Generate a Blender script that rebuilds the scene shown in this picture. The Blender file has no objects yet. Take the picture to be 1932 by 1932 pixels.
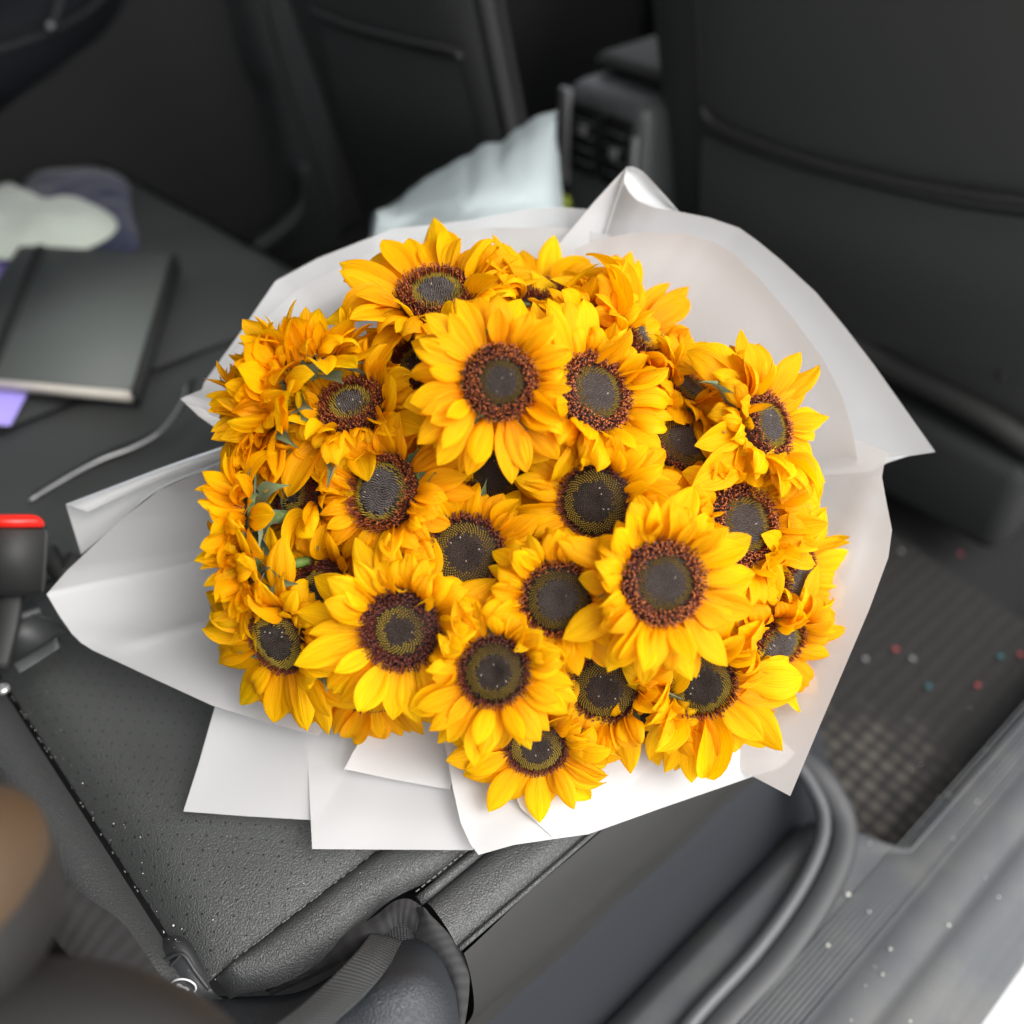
import bpy, bmesh, math, random
from mathutils import Vector, Matrix, Euler, noise

# ------------------------------------------------------------------ camera, world, sun, exposure
S = bpy.context.scene
COL = S.collection
FPX = 1856.0                       # focal length in units of a 1932 px wide picture
PITCH = math.radians(42.0)
CAMZ = 0.755                       # metres above the seat cushion (z = 0)
cam_d = bpy.data.cameras.new('camera')
cam = bpy.data.objects.new('camera', cam_d); COL.objects.link(cam)
cam.location = (0, 0, CAMZ)
cam.rotation_euler = (math.radians(90) - PITCH, 0, 0)
cam_d.sensor_width = 36.0
cam_d.lens = 36.0 * FPX / 1932.0
cam_d.clip_start = 0.02
cam_d.clip_end = 200.0
cam_d.dof.use_dof = True
cam_d.dof.focus_distance = 0.772
cam_d.dof.aperture_fstop = 2.1
S.camera = cam

SUN_EL = math.radians(48); SUN_AZ = math.radians(128)     # azimuth clockwise from +Y: behind the camera, door side
w = bpy.data.worlds.new('World'); S.world = w; w.use_nodes = True
nt = w.node_tree; bg = nt.nodes['Background']
sky = nt.nodes.new('ShaderNodeTexSky'); sky.sky_type = 'NISHITA'; sky.sun_disc = False
sky.sun_elevation = SUN_EL; sky.sun_rotation = SUN_AZ
sky.air_density = 1.0; sky.dust_density = 6.0; sky.ozone_density = 1.0
hs = nt.nodes.new('ShaderNodeHueSaturation'); hs.inputs['Saturation'].default_value = 0.22
nt.links.new(sky.outputs[0], hs.inputs['Color']); nt.links.new(hs.outputs[0], bg.inputs[0])
bg.inputs[1].default_value = 0.15
sd = bpy.data.lights.new('sun', 'SUN'); sd.energy = 0.6; sd.angle = math.radians(70); sd.color = (1.0, 0.97, 0.93)
sun = bpy.data.objects.new('sun', sd); COL.objects.link(sun)
sdir = Vector((math.sin(SUN_AZ) * math.cos(SUN_EL), math.cos(SUN_AZ) * math.cos(SUN_EL), math.sin(SUN_EL)))
sun.rotation_euler = sdir.to_track_quat('Z', 'Y').to_euler()
S.view_settings.view_transform = 'Standard'; S.view_settings.look = 'None'
S.view_settings.gamma = 1.0
S.view_settings.exposure = 1.13

# ------------------------------------------------------------------ frames and helpers
FW = Vector((0, math.cos(PITCH), -math.sin(PITCH))); UP = Vector((0, math.sin(PITCH), math.cos(PITCH))); RT = Vector((1, 0, 0))
CP = Vector((0, 0, CAMZ))
CARROT = Matrix.Rotation(math.radians(42.0), 4, 'Z')      # car frame: x forward, y inwards from the open door, z up
CARINV = CARROT.inverted()
RNG = random.Random(11)


def ray(x, y): return FW + RT * ((x - 966) / FPX) + UP * ((966 - y) / FPX)
def P(x, y, d): return CP + ray(x, y) * d
def PC(x, y, d): return CARINV @ P(x, y, d)
def PZ(x, y, z):
    r = ray(x, y); return CARINV @ (CP + r * ((z - CAMZ) / r.z))


def mesh_obj(name, verts, faces, mat, parent=None, uvs=None, smooth=True, mats=None, fm=None):
    me = bpy.data.meshes.new(name)
    me.from_pydata([tuple(v) for v in verts], [], faces)
    if uvs:
        uvl = me.uv_layers.new(name='UVMap')
        for lp in me.loops: uvl.data[lp.index].uv = uvs[lp.vertex_index]
    for m in (mats or [mat]): me.materials.append(m)
    if fm: me.polygons.foreach_set('material_index', fm)
    if smooth: me.polygons.foreach_set('use_smooth', [True] * len(me.polygons))
    me.update()
    o = bpy.data.objects.new(name, me); COL.objects.link(o)
    if parent: o.parent = parent
    return o


def inst(name, me, parent, mtx):
    o = bpy.data.objects.new(name, me); COL.objects.link(o); o.parent = parent; o.matrix_local = mtx
    return o


def tag(o, label=None, cat=None, group=None, kind=None):
    if label: o['label'] = label
    if cat: o['category'] = cat
    if group: o['group'] = group
    if kind: o['kind'] = kind
    return o


def empty(name, loc=(0, 0, 0), car=False):
    o = bpy.data.objects.new(name, None); COL.objects.link(o)
    o.empty_display_size = 0.02
    o.location = (CARROT @ Vector(loc)) if car else loc
    if car: o.rotation_euler.z = math.radians(42.0)
    return o


def cr(p0, p1, p2, p3, t):
    return 0.5 * ((2 * p1) + (p2 - p0) * t + (2 * p0 - 5 * p1 + 4 * p2 - p3) * t * t + (3 * p1 - p0 - 3 * p2 + p3) * t ** 3)


def spline(pts, n, closed=False):
    pts = [Vector(p) for p in pts]; m = len(pts)
    if m == 2: return [pts[0].lerp(pts[1], i / (n - 1)) for i in range(n)]
    out = []
    for i in range(n):
        t = i / (n - 1) * (m - 1); k = min(int(t), m - 2); u = t - k
        p0 = pts[k - 1] if k > 0 else pts[0] * 2 - pts[1]
        p3 = pts[k + 2] if k + 2 < m else pts[-1] * 2 - pts[-2]
        out.append(cr(p0, pts[k], pts[k + 1], p3, u))
    return out


def polyline(pts, n):
    pts = [Vector(p) for p in pts]; ls = [0]
    for a, b in zip(pts, pts[1:]): ls.append(ls[-1] + (b - a).length)
    out = []
    # keep every corner: spread samples by length per segment
    segs = []
    for k in range(len(pts) - 1):
        c = max(1, round(n * (ls[k + 1] - ls[k]) / ls[-1])); segs.append(c)
    for k, c in enumerate(segs):
        for i in range(c): out.append(pts[k].lerp(pts[k + 1], i / c))
    out.append(pts[-1]); return out


def grid_faces(nr, nc):
    return [(r * nc + c, r * nc + c + 1, (r + 1) * nc + c + 1, (r + 1) * nc + c) for r in range(nr - 1) for c in range(nc - 1)]


def patch(name, rows, nr, nc, mat, parent, offset=(0, 0, 0), thick=0.0, su=1.0, sv=1.0):
    """smooth surface through a grid of points"""
    rr = [spline(r, nc) for r in rows]
    cols = [spline([r[c] for r in rr], nr) for c in range(nc)]
    o = Vector(offset)
    vs = [cols[c][r] - o for r in range(nr) for c in range(nc)]
    uv = [(c / (nc - 1) * su, r / (nr - 1) * sv) for r in range(nr) for c in range(nc)]
    ob = mesh_obj(name, vs, grid_faces(nr, nc), mat, parent, uv)
    if thick:
        m = ob.modifiers.new('solid', 'SOLIDIFY'); m.thickness = thick; m.offset = 0
    return ob


def tube(name, pts, r, mat, parent, n=24, seg=8, offset=(0, 0, 0), flat=1.0, smoothp=True):
    ps = spline(pts, n) if smoothp else [Vector(p) for p in pts]
    n = len(ps); vs = []; o = Vector(offset)
    up = Vector((0, 0, 1)); prev = None
    for i, p in enumerate(ps):
        t = (ps[min(i + 1, n - 1)] - ps[max(i - 1, 0)]).normalized()
        if prev is None:
            a = t.cross(up)
            if a.length < 1e-3: a = t.cross(Vector((1, 0, 0)))
        else: a = prev - t * prev.dot(t)
        a.normalize(); prev = a; b = t.cross(a)
        rad = r(i / (n - 1)) if callable(r) else r
        for k in range(seg):
            an = 2 * math.pi * k / seg
            vs.append(p - o + (a * math.cos(an) + b * math.sin(an) * flat) * rad)
    fs = [(i * seg + k, i * seg + (k + 1) % seg, (i + 1) * seg + (k + 1) % seg, (i + 1) * seg + k) for i in range(n - 1) for k in range(seg)]
    fs.append(tuple(range(seg - 1, -1, -1))); fs.append(tuple((n - 1) * seg + k for k in range(seg)))
    return mesh_obj(name, vs, fs, mat, parent)


def box(name, lo, hi, mat, parent, bevel=0.0, seg=3, xf=None, kind=None):
    bm = bmesh.new(); bmesh.ops.create_cube(bm, size=1)
    for v in bm.verts:
        v.co = Vector([lo[i] + (v.co[i] + .5) * (hi[i] - lo[i]) for i in range(3)])
    if bevel: bmesh.ops.bevel(bm, geom=bm.edges[:], offset=bevel, segments=seg, profile=0.5, affect='EDGES')
    if xf:
        for v in bm.verts: v.co = xf(v.co)
    me = bpy.data.meshes.new(name); bm.to_mesh(me); bm.free(); me.materials.append(mat)
    me.polygons.foreach_set('use_smooth', [True] * len(me.polygons))
    o = bpy.data.objects.new(name, me); COL.objects.link(o)
    if parent: o.parent = parent
    if kind: o['kind'] = kind
    return o


def ellipsoid(name, c, rx, ry, rz, mat, parent, mtx=None, nu=40, nv=24, amp=0.0, power=1.0):
    vs = []; fs = []
    sg = lambda q: math.copysign(abs(q) ** power, q)
    for i in range(nv + 1):
        th = math.pi * i / nv
        for k in range(nu):
            ph = 2 * math.pi * k / nu
            v = Vector((rx * sg(math.sin(th)) * sg(math.cos(ph)), ry * sg(math.sin(th)) * sg(math.sin(ph)), rz * sg(math.cos(th))))
            if amp: v *= 1 + amp * noise.noise(v * 14)
            vs.append((mtx @ v if mtx else v) + Vector(c))
    for i in range(nv):
        for k in range(nu): fs.append((i * nu + k, (i + 1) * nu + k, (i + 1) * nu + (k + 1) % nu, i * nu + (k + 1) % nu))
    return mesh_obj(name, vs, fs, mat, parent)


# ------------------------------------------------------------------ materials
def mat(name, color, rough=.5, spec=.5, bump=None, metallic=0, sheen=0, var=None, coat=0):
    m = bpy.data.materials.new(name); m.use_nodes = True
    t = m.node_tree; b = t.nodes['Principled BSDF']
    b.inputs['Base Color'].default_value = (*color, 1); b.inputs['Roughness'].default_value = rough
    b.inputs['Specular IOR Level'].default_value = spec; b.inputs['Metallic'].default_value = metallic
    b.inputs['Coat Weight'].default_value = coat
    tc = t.nodes.new('ShaderNodeTexCoord')
    if sheen:
        b.inputs['Sheen Weight'].default_value = sheen
    if var:     # var = (other colour, noise scale, amount)
        n = t.nodes.new('ShaderNodeTexNoise'); n.inputs['Scale'].default_value = var[1]; n.inputs['Detail'].default_value = 6
        mp = t.nodes.new('ShaderNodeMapRange'); mp.inputs[1].default_value = .42; mp.inputs[2].default_value = .68; mp.inputs[4].default_value = var[2]
        mx = t.nodes.new('ShaderNodeMix'); mx.data_type = 'RGBA'
        mx.inputs[6].default_value = (*color, 1); mx.inputs[7].default_value = (*var[0], 1)
        t.links.new(tc.outputs['Object'], n.inputs['Vector']); t.links.new(n.outputs[0], mp.inputs[0])
        t.links.new(mp.outputs[0], mx.inputs[0]); t.links.new(mx.outputs[2], b.inputs['Base Color'])
    if bump:    # bump = (kind, scale, strength, distance)
        bn = t.nodes.new('ShaderNodeBump'); bn.inputs['Strength'].default_value = bump[2]; bn.inputs['Distance'].default_value = bump[3]
        if bump[0] == 'voronoi':
            dn = t.nodes.new('ShaderNodeTexNoise'); dn.inputs['Scale'].default_value = bump[1] * .6
            mixv = t.nodes.new('ShaderNodeMix'); mixv.data_type = 'RGBA'; mixv.inputs[0].default_value = .0004
            mixv.blend_type = 'LINEAR_LIGHT'
            t.links.new(tc.outputs['Object'], mixv.inputs[6]); t.links.new(tc.outputs['Object'], dn.inputs['Vector']); t.links.new(dn.outputs['Color'], mixv.inputs[7])
            v = t.nodes.new('ShaderNodeTexVoronoi'); v.feature = 'SMOOTH_F1'; v.inputs['Scale'].default_value = bump[1]
            t.links.new(mixv.outputs[2], v.inputs['Vector'])
            inv = t.nodes.new('ShaderNodeMath'); inv.operation = 'SUBTRACT'; inv.inputs[0].default_value = 1
            t.links.new(v.outputs['Distance'], inv.inputs[1])
            n2 = t.nodes.new('ShaderNodeTexNoise'); n2.inputs['Scale'].default_value = bump[1] * .035; n2.inputs['Detail'].default_value = 3
            t.links.new(tc.outputs['Object'], n2.inputs['Vector'])
            ad = t.nodes.new('ShaderNodeMath'); ad.operation = 'MULTIPLY_ADD'; ad.inputs[1].default_value = .22
            t.links.new(n2.outputs[0], ad.inputs[0]); t.links.new(inv.outputs[0], ad.inputs[2]); t.links.new(ad.outputs[0], bn.inputs['Height'])
        else:
            n = t.nodes.new('ShaderNodeTexNoise'); n.inputs['Scale'].default_value = bump[1]; n.inputs['Detail'].default_value = 5
            t.links.new(tc.outputs['Object'], n.inputs['Vector']); t.links.new(n.outputs[0], bn.inputs['Height'])
        t.links.new(bn.outputs[0], b.inputs['Normal'])
    return m


def weave_mat(name, color, su, sv, rough=.75):
    m = mat(name, color, rough, .4)
    t = m.node_tree; b = t.nodes['Principled BSDF']
    uv = t.nodes.new('ShaderNodeUVMap'); uv.uv_map = 'UVMap'
    sep = t.nodes.new('ShaderNodeSeparateXYZ'); t.links.new(uv.outputs[0], sep.inputs[0])
    def sine(out, k):
        a = t.nodes.new('ShaderNodeMath'); a.operation = 'MULTIPLY'; a.inputs[1].default_value = k * 2 * math.pi
        s_ = t.nodes.new('ShaderNodeMath'); s_.operation = 'SINE'
        t.links.new(out, a.inputs[0]); t.links.new(a.outputs[0], s_.inputs[0]); return s_.outputs[0]
    sx, sy = sine(sep.outputs[0], su), sine(sep.outputs[1], sv)
    mu = t.nodes.new('ShaderNodeMath'); mu.operation = 'MULTIPLY_ADD'; mu.inputs[1].default_value = .8
    t.links.new(sx, mu.inputs[0]); t.links.new(sy, mu.inputs[2])
    bn = t.nodes.new('ShaderNodeBump'); bn.inputs['Strength'].default_value = .9; bn.inputs['Distance'].default_value = .0006
    t.links.new(mu.outputs[0], bn.inputs['Height']); t.links.new(bn.outputs[0], b.inputs['Normal'])
    mp = t.nodes.new('ShaderNodeMapRange'); mp.inputs[1].default_value = -1.8; mp.inputs[2].default_value = 1.8
    mx = t.nodes.new('ShaderNodeMix'); mx.data_type = 'RGBA'
    mx.inputs[6].default_value = (*[c * .55 for c in color], 1); mx.inputs[7].default_value = (*[c * 1.3 for c in color], 1)
    t.links.new(mu.outputs[0], mp.inputs[0]); t.links.new(mp.outputs[0], mx.inputs[0]); t.links.new(mx.outputs[2], b.inputs['Base Color'])
    return m


def perforated(m, pitch):
    """fine punched holes: the seat leather's own dot pattern"""
    t = m.node_tree; b = t.nodes['Principled BSDF']
    tc = t.nodes.new('ShaderNodeTexCoord'); mp = t.nodes.new('ShaderNodeMapping')
    mp.inputs['Rotation'].default_value = (0, 0, math.radians(45)); mp.inputs['Scale'].default_value = (1, 1, 0)
    v = t.nodes.new('ShaderNodeTexVoronoi'); v.inputs['Scale'].default_value = 1 / pitch; v.inputs['Randomness'].default_value = 0.0
    v.voronoi_dimensions = '2D'
    t.links.new(tc.outputs['Object'], mp.inputs['Vector']); t.links.new(mp.outputs[0], v.inputs['Vector'])
    lt = t.nodes.new('ShaderNodeMath'); lt.operation = 'LESS_THAN'; lt.inputs[1].default_value = .075
    t.links.new(v.outputs['Distance'], lt.inputs[0])
    mx = t.nodes.new('ShaderNodeMix'); mx.data_type = 'RGBA'
    mx.inputs[6].default_value = b.inputs['Base Color'].default_value; mx.inputs[7].default_value = (.003, .003, .003, 1)
    t.links.new(lt.outputs[0], mx.inputs[0]); t.links.new(mx.outputs[2], b.inputs['Base Color'])
    return m


M = {}
M['leather'] = mat('leather', (.043, .046, .046), .47, .5, ('voronoi', 820, .9, .0010))
M['leather_perf'] = perforated(mat('leather_perforated', (.048, .052, .051), .5, .5, ('voronoi', 820, .9, .0010)), .0125)
M['leather_backrest'] = perforated(mat('leather_backrest', (.013, .0135, .0135), .75, .15, ('voronoi', 950, .6, .0005)), .0125)
M['leather_bolster'] = mat('leather_bolster', (.0135, .0128, .0123), .6, .35, ('noise', 60, .2, .001))
M['leather_soft'] = mat('leather_smooth', (.024, .024, .023), .58, .42, ('voronoi', 760, .3, .0005))
M['leather_back'] = mat('leather_front_seat', (.050, .051, .051), .6, .4, ('noise', 120, .1, .001))
M['leather_blue'] = mat('leather_navy_black', (.022, .026, .031), .48, .5, ('voronoi', 820, .9, .0010))
M['leather_tan_reflection'] = mat('leather_tan_reflection', (.062, .038, .020), .6, .4, ('noise', 60, .2, .001))  # tan reflected light put into a leather colour
M['plastic'] = mat('black_plastic', (.028, .030, .032), .5, .5, ('noise', 900, .2, .0003))
M['plastic_dark'] = mat('dark_plastic', (.020, .021, .021), .6, .4, ('noise', 500, .2, .0003))
M['plastic_blue'] = mat('blue_black_plastic', (.009, .011, .015), .75, .4, ('noise', 500, .2, .0003))
M['sill'] = mat('grey_sill_plastic', (.060, .065, .071), .72, .5, ('noise', 500, .5, .0006), var=((.090, .090, .086), 14, .7))
M['seal'] = mat('rubber_seal', (.05, .053, .057), .42, .5, ('noise', 200, .2, .0005))
M['silver'] = mat('satin_silver', (.5, .5, .51), .35, .5, metallic=.8)
M['red'] = mat('red_button', (.75, .02, .012), .35, .5)
M['knit'] = weave_mat('knit_band', (.050, .050, .052), 12, 110)
M['webbing'] = weave_mat('belt_webbing', (.060, .064, .066), 16, 46)
M['thread'] = mat('grey_thread', (.17, .17, .165), .8, .3)
M['crumb'] = mat('pale_crumb', (.7, .68, .62), .8, .3)
M['emblem'] = mat('white_print', (.72, .76, .78), .5, .4)
M['mat'] = mat('rubber_floor_mat', (.014, .0135, .013), .8, .3)
M['console'] = mat('console_plastic', (.075, .083, .083), .4, .6, ('noise', 500, .1, .0003))
M['vent'] = mat('vent_black', (.004, .004, .004), .7, .3)
M['carpet'] = mat('dark_carpet', (.018, .018, .019), .95, .2, ('noise', 400, .6, .002))
M['roof'] = mat('roof_lining', (.42, .44, .43), .95, .2, ('noise', 300, .2, .001))
M['ground'] = mat('pale_concrete', (.55, .56, .56), .9, .3, ('noise', 40, .3, .003), var=((.45, .45, .44), 6, .6))
M['sock'] = mat('pale_knit_sock', (.62, .68, .60), .95, .2, ('noise', 350, .8, .002), sheen=.3)
M['navy'] = mat('navy_cloth', (.020, .028, .072), .95, .2, ('noise', 250, .8, .002), sheen=.3)
M['purple'] = mat('purple_card', (.36, .30, .80), .6, .4, ('noise', 40, .2, .001))
M['book'] = mat('charcoal_notebook_cover', (.105, .118, .112), .6, .4, ('noise', 500, .3, .0003))
M['pages'] = mat('paper_pages', (.62, .59, .53), .9, .2, ('noise', 300, .3, .0004))
M['elastic'] = mat('black_elastic', (.018, .02, .02), .8, .3, ('noise', 600, .4, .0004))
M['bag'] = mat('pale_plastic_bag', (.40, .46, .47), .38, .5, ('noise', 22, .6, .006))
M['lime'] = mat('yellow_green_cap', (.30, .36, .03), .5, .4, ('noise', 80, .2, .001))
M['stem'] = mat('green_stem', (.10, .19, .03), .6, .4, ('noise', 200, .4, .001), var=((.16, .26, .06), 60, .8))
M['bract'] = mat('sunflower_bract', (.075, .135, .030), .75, .3, ('noise', 600, .8, .0006), var=((.19, .24, .13), 300, .8), sheen=.25)


def paper_material():
    m = bpy.data.materials.new('frosted_wrapping_film'); m.use_nodes = True
    t = m.node_tree; t.nodes.remove(t.nodes['Principled BSDF']); out = t.nodes['Material Output']
    tc = t.nodes.new('ShaderNodeTexCoord')
    n = t.nodes.new('ShaderNodeTexNoise'); n.inputs['Scale'].default_value = 9; n.inputs['Detail'].default_value = 2
    t.links.new(tc.outputs['Object'], n.inputs['Vector'])
    bn = t.nodes.new('ShaderNodeBump'); bn.inputs['Strength'].default_value = .2; bn.inputs['Distance'].default_value = .003
    t.links.new(n.outputs[0], bn.inputs['Height'])
    d = t.nodes.new('ShaderNodeBsdfDiffuse'); d.inputs[0].default_value = (.62, .63, .64, 1)
    tr = t.nodes.new('ShaderNodeBsdfTranslucent'); tr.inputs[0].default_value = (.76, .755, .74, 1)
    tp = t.nodes.new('ShaderNodeBsdfTransparent'); tp.inputs[0].default_value = (.97, .98, .98, 1)
    g = t.nodes.new('ShaderNodeBsdfGlossy'); g.inputs['Roughness'].default_value = .5; g.inputs[0].default_value = (1, 1, 1, 1)
    for s_ in (d, tr, g): t.links.new(bn.outputs[0], s_.inputs['Normal'])
    m1 = t.nodes.new('ShaderNodeMixShader'); m1.inputs[0].default_value = .30
    t.links.new(d.outputs[0], m1.inputs[1]); t.links.new(tr.outputs[0], m1.inputs[2])
    m2 = t.nodes.new('ShaderNodeMixShader'); m2.inputs[0].default_value = .15
    t.links.new(m1.outputs[0], m2.inputs[1]); t.links.new(tp.outputs[0], m2.inputs[2])
    m3 = t.nodes.new('ShaderNodeMixShader')
    fr = t.nodes.new('ShaderNodeFresnel'); fr.inputs[0].default_value = 1.12
    t.links.new(fr.outputs[0], m3.inputs[0]); t.links.new(m2.outputs[0], m3.inputs[1]); t.links.new(g.outputs[0], m3.inputs[2])
    t.links.new(m3.outputs[0], out.inputs[0])
    return m


def petal_material():
    m = bpy.data.materials.new('sunflower_petal'); m.use_nodes = True
    t = m.node_tree; b = t.nodes['Principled BSDF']; out = t.nodes['Material Output']
    uv = t.nodes.new('ShaderNodeUVMap'); uv.uv_map = 'UVMap'
    sep = t.nodes.new('ShaderNodeSeparateXYZ'); t.links.new(uv.outputs[0], sep.inputs[0])
    oi = t.nodes.new('ShaderNodeObjectInfo')
    # length gradient of the petal's own pigment: deeper at the claw, clear yellow towards the tip
    r = t.nodes.new('ShaderNodeValToRGB'); r.color_ramp.elements[0].color = (.97, .39, .001, 1); r.color_ramp.elements[0].position = 0
    r.color_ramp.elements[1].color = (1.0, .57, .001, 1); r.color_ramp.elements[1].position = .9
    e = r.color_ramp.elements.new(.35); e.color = (.99, .50, .001, 1)
    t.links.new(sep.outputs[1], r.inputs[0])
    hs = t.nodes.new('ShaderNodeHueSaturation')
    mp = t.nodes.new('ShaderNodeMapRange'); mp.inputs[3].default_value = .486; mp.inputs[4].default_value = .507
    mv = t.nodes.new('ShaderNodeMapRange'); mv.inputs[3].default_value = .95; mv.inputs[4].default_value = 1.06
    t.links.new(oi.outputs['Random'], mp.inputs[0]); t.links.new(oi.outputs['Random'], mv.inputs[0])
    t.links.new(mp.outputs[0], hs.inputs['Hue']); t.links.new(mv.outputs[0], hs.inputs['Value']); cm = t.nodes.new('ShaderNodeMix'); cm.data_type = 'RGBA'; cm.blend_type = 'MULTIPLY'; cm.inputs[0].default_value = 1; t.links.new(r.outputs[0], cm.inputs[6]); t.links.new(oi.outputs['Color'], cm.inputs[7]); t.links.new(cm.outputs[2], hs.inputs['Color'])
    # veins
    mpg = t.nodes.new('ShaderNodeMapping'); mpg.inputs['Scale'].default_value = (26, 1.6, 1)
    n = t.nodes.new('ShaderNodeTexNoise'); n.inputs['Scale'].default_value = 1; n.inputs['Detail'].default_value = 3
    t.links.new(uv.outputs[0], mpg.inputs[0]); t.links.new(mpg.outputs[0], n.inputs['Vector'])
    vr = t.nodes.new('ShaderNodeMapRange'); vr.inputs[1].default_value = .3; vr.inputs[2].default_value = .7; vr.inputs[3].default_value = .74; vr.inputs[4].default_value = 1.04
    t.links.new(n.outputs[0], vr.inputs[0])
    mul = t.nodes.new('ShaderNodeMix'); mul.data_type = 'RGBA'; mul.blend_type = 'MULTIPLY'; mul.inputs[0].default_value = 1
    t.links.new(hs.outputs[0], mul.inputs[6]); t.links.new(vr.outputs[0], mul.inputs[7])
    t.links.new(mul.outputs[2], b.inputs['Base Color'])
    bn = t.nodes.new('ShaderNodeBump'); bn.inputs['Strength'].default_value = .8; bn.inputs['Distance'].default_value = .0012
    t.links.new(n.outputs[0], bn.inputs['Height']); t.links.new(bn.outputs[0], b.inputs['Normal'])
    b.inputs['Roughness'].default_value = .55; b.inputs['Specular IOR Level'].default_value = .14
    tr = t.nodes.new('ShaderNodeBsdfTranslucent'); t.links.new(mul.outputs[2], tr.inputs[0])
    mx = t.nodes.new('ShaderNodeMixShader'); mx.inputs[0].default_value = .5
    t.links.new(b.outputs[0], mx.inputs[1]); t.links.new(tr.outputs[0], mx.inputs[2]); t.links.new(mx.outputs[0], out.inputs[0])
    return m


M['paper'] = paper_material()
M['petal'] = petal_material()
M['bud'] = mat('floret_bud', (.075, .064, .060), .42, .6, var=((.17, .155, .15), 700, .9))
M['bud_dark'] = mat('floret_bud_dark', (.022, .015, .011), .5, .5, var=((.085, .075, .07), 700, .8))
M['pollen'] = mat('floret_pollen', (.42, .38, .33), .7, .3)
M['olive'] = mat('floret_olive', (.36, .25, .030), .6, .4, var=((.12, .08, .01), 700, .8))
M['maroon'] = mat('floret_maroon', (.115, .020, .010), .6, .4, var=((.05, .010, .008), 500, .9))
M['rust'] = mat('floret_rust', (.46, .12, .016), .6, .4, var=((.20, .03, .01), 500, .9))
M['discbase'] = mat('disc_base', (.022, .012, .008), .8, .3)

# mat: hex relief and a sandy patch near its rounded corner
t = M['mat'].node_tree; b = t.nodes['Principled BSDF']
tc = t.nodes.new('ShaderNodeTexCoord')
v = t.nodes.new('ShaderNodeTexVoronoi'); v.inputs['Scale'].default_value = 48; v.inputs['Randomness'].default_value = .15; v.feature = 'F1'
t.links.new(tc.outputs['Object'], v.inputs['Vector'])
bn = t.nodes.new('ShaderNodeBump'); bn.inputs['Strength'].default_value = 1; bn.inputs['Distance'].default_value = .003
t.links.new(v.outputs['Distance'], bn.inputs['Height']); t.links.new(bn.outputs[0], b.inputs['Normal'])
vm = t.nodes.new('ShaderNodeVectorMath'); vm.operation = 'DISTANCE'; vm.inputs[1].default_value = (.785, .205, -.327)
t.links.new(tc.outputs['Object'], vm.inputs[0])
n = t.nodes.new('ShaderNodeTexNoise'); n.inputs['Scale'].default_value = 22; n.inputs['Detail'].default_value = 5
t.links.new(tc.outputs['Object'], n.inputs['Vector'])
ad = t.nodes.new('ShaderNodeMath'); ad.operation = 'MULTIPLY_ADD'; ad.inputs[1].default_value = -.20
t.links.new(n.outputs[0], ad.inputs[0]); t.links.new(vm.outputs['Value'], ad.inputs[2])
mr = t.nodes.new('ShaderNodeMapRange'); mr.inputs[1].default_value = -.03; mr.inputs[2].default_value = .05; mr.inputs[3].default_value = 1; mr.inputs[4].default_value = 0
t.links.new(ad.outputs[0], mr.inputs[0])
cell = t.nodes.new('ShaderNodeMapRange'); cell.inputs[1].default_value = .62; cell.inputs[2].default_value = .25
t.links.new(v.outputs['Distance'], cell.inputs[0])
mm = t.nodes.new('ShaderNodeMath'); mm.operation = 'MULTIPLY'; t.links.new(mr.outputs[0], mm.inputs[0]); t.links.new(cell.outputs[0], mm.inputs[1])
mx = t.nodes.new('ShaderNodeMix'); mx.data_type = 'RGBA'; mx.inputs[6].default_value = (.014, .0135, .013, 1); mx.inputs[7].default_value = (.062, .055, .046, 1)
t.links.new(mm.outputs[0], mx.inputs[0]); t.links.new(mx.outputs[2], b.inputs['Base Color'])

# ------------------------------------------------------------------ structure: ground, floor, roof, sill
def plane(name, f0, f1, l0, l1, z, m, xf=None, n=2):
    vs = [(f0 + (f1 - f0) * i / (n - 1), l0 + (l1 - l0) * j / (n - 1), z) for i in range(n) for j in range(n)]
    if xf: vs = [xf(Vector(v_)) for v_ in vs]
    o = mesh_obj(name, vs, grid_faces(n, n), m); o.rotation_euler.z = math.radians(42)
    tag(o, kind='structure'); return o

plane('ground', -30, 30, -30, 30, -.72, M['ground'])
plane('car_floor', -.6, 2.4, .02, 2.02, -.36, M['carpet'])
o = box('car_roof', (-1.0, .36, .62), (2.6, 1.86, .67), M['roof'], None, .02); o.rotation_euler.z = math.radians(42); tag(o, kind='structure')
for v_ in o.data.vertices:
    v_.co.z += .40
o = box('car_rear_wall', (-.62, .2, -.36), (-.56, 2.03, 1.0), M['roof'], None, .01); o.rotation_euler.z = math.radians(42); tag(o, kind='structure')
o = box('car_front_wall', (2.25, .0, -.36), (2.4, 2.03, .50), M['plastic_dark'], None, .01); o.rotation_euler.z = math.radians(42); tag(o, kind='structure')

# sill: a moulded grey plastic step with ridges, sloping out to the door opening
sill = empty('car_sill', car=True); tag(sill, kind='structure')
prof = [(.25, -.36), (.226, -.30), (.213, -.284), (.205, -.279), (.165, -.281), (.150, -.283), (.132, -.281), (.098, -.281), (.092, -.285), (.086, -.281), (.052, -.283),
        (.046, -.288), (.040, -.284), (.018, -.290), (.008, -.300), (.002, -.318), (-.010, -.324), (-.022, -.326), (-.028, -.36), (-.03, -.70)]
fsn = sorted([-.6 + 3.0 * i / 40 for i in range(41)] + [.66 + .08 * i / 30 for i in range(31)])
vs = []
for f_ in fsn:
    for (l_, z_) in prof:
        q_ = min(1, max(0, (f_ - .675) / .05)); q_ = q_ * q_ * (3 - 2 * q_)
        if l_ > .125: l_ = l_ * (1 - q_) + (.118 + (l_ - .125) * .09) * q_
        vs.append((f_, l_, z_))
mesh_obj('step_plate', vs, grid_faces(len(fsn), len(prof)), M['sill'], sill)
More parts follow.
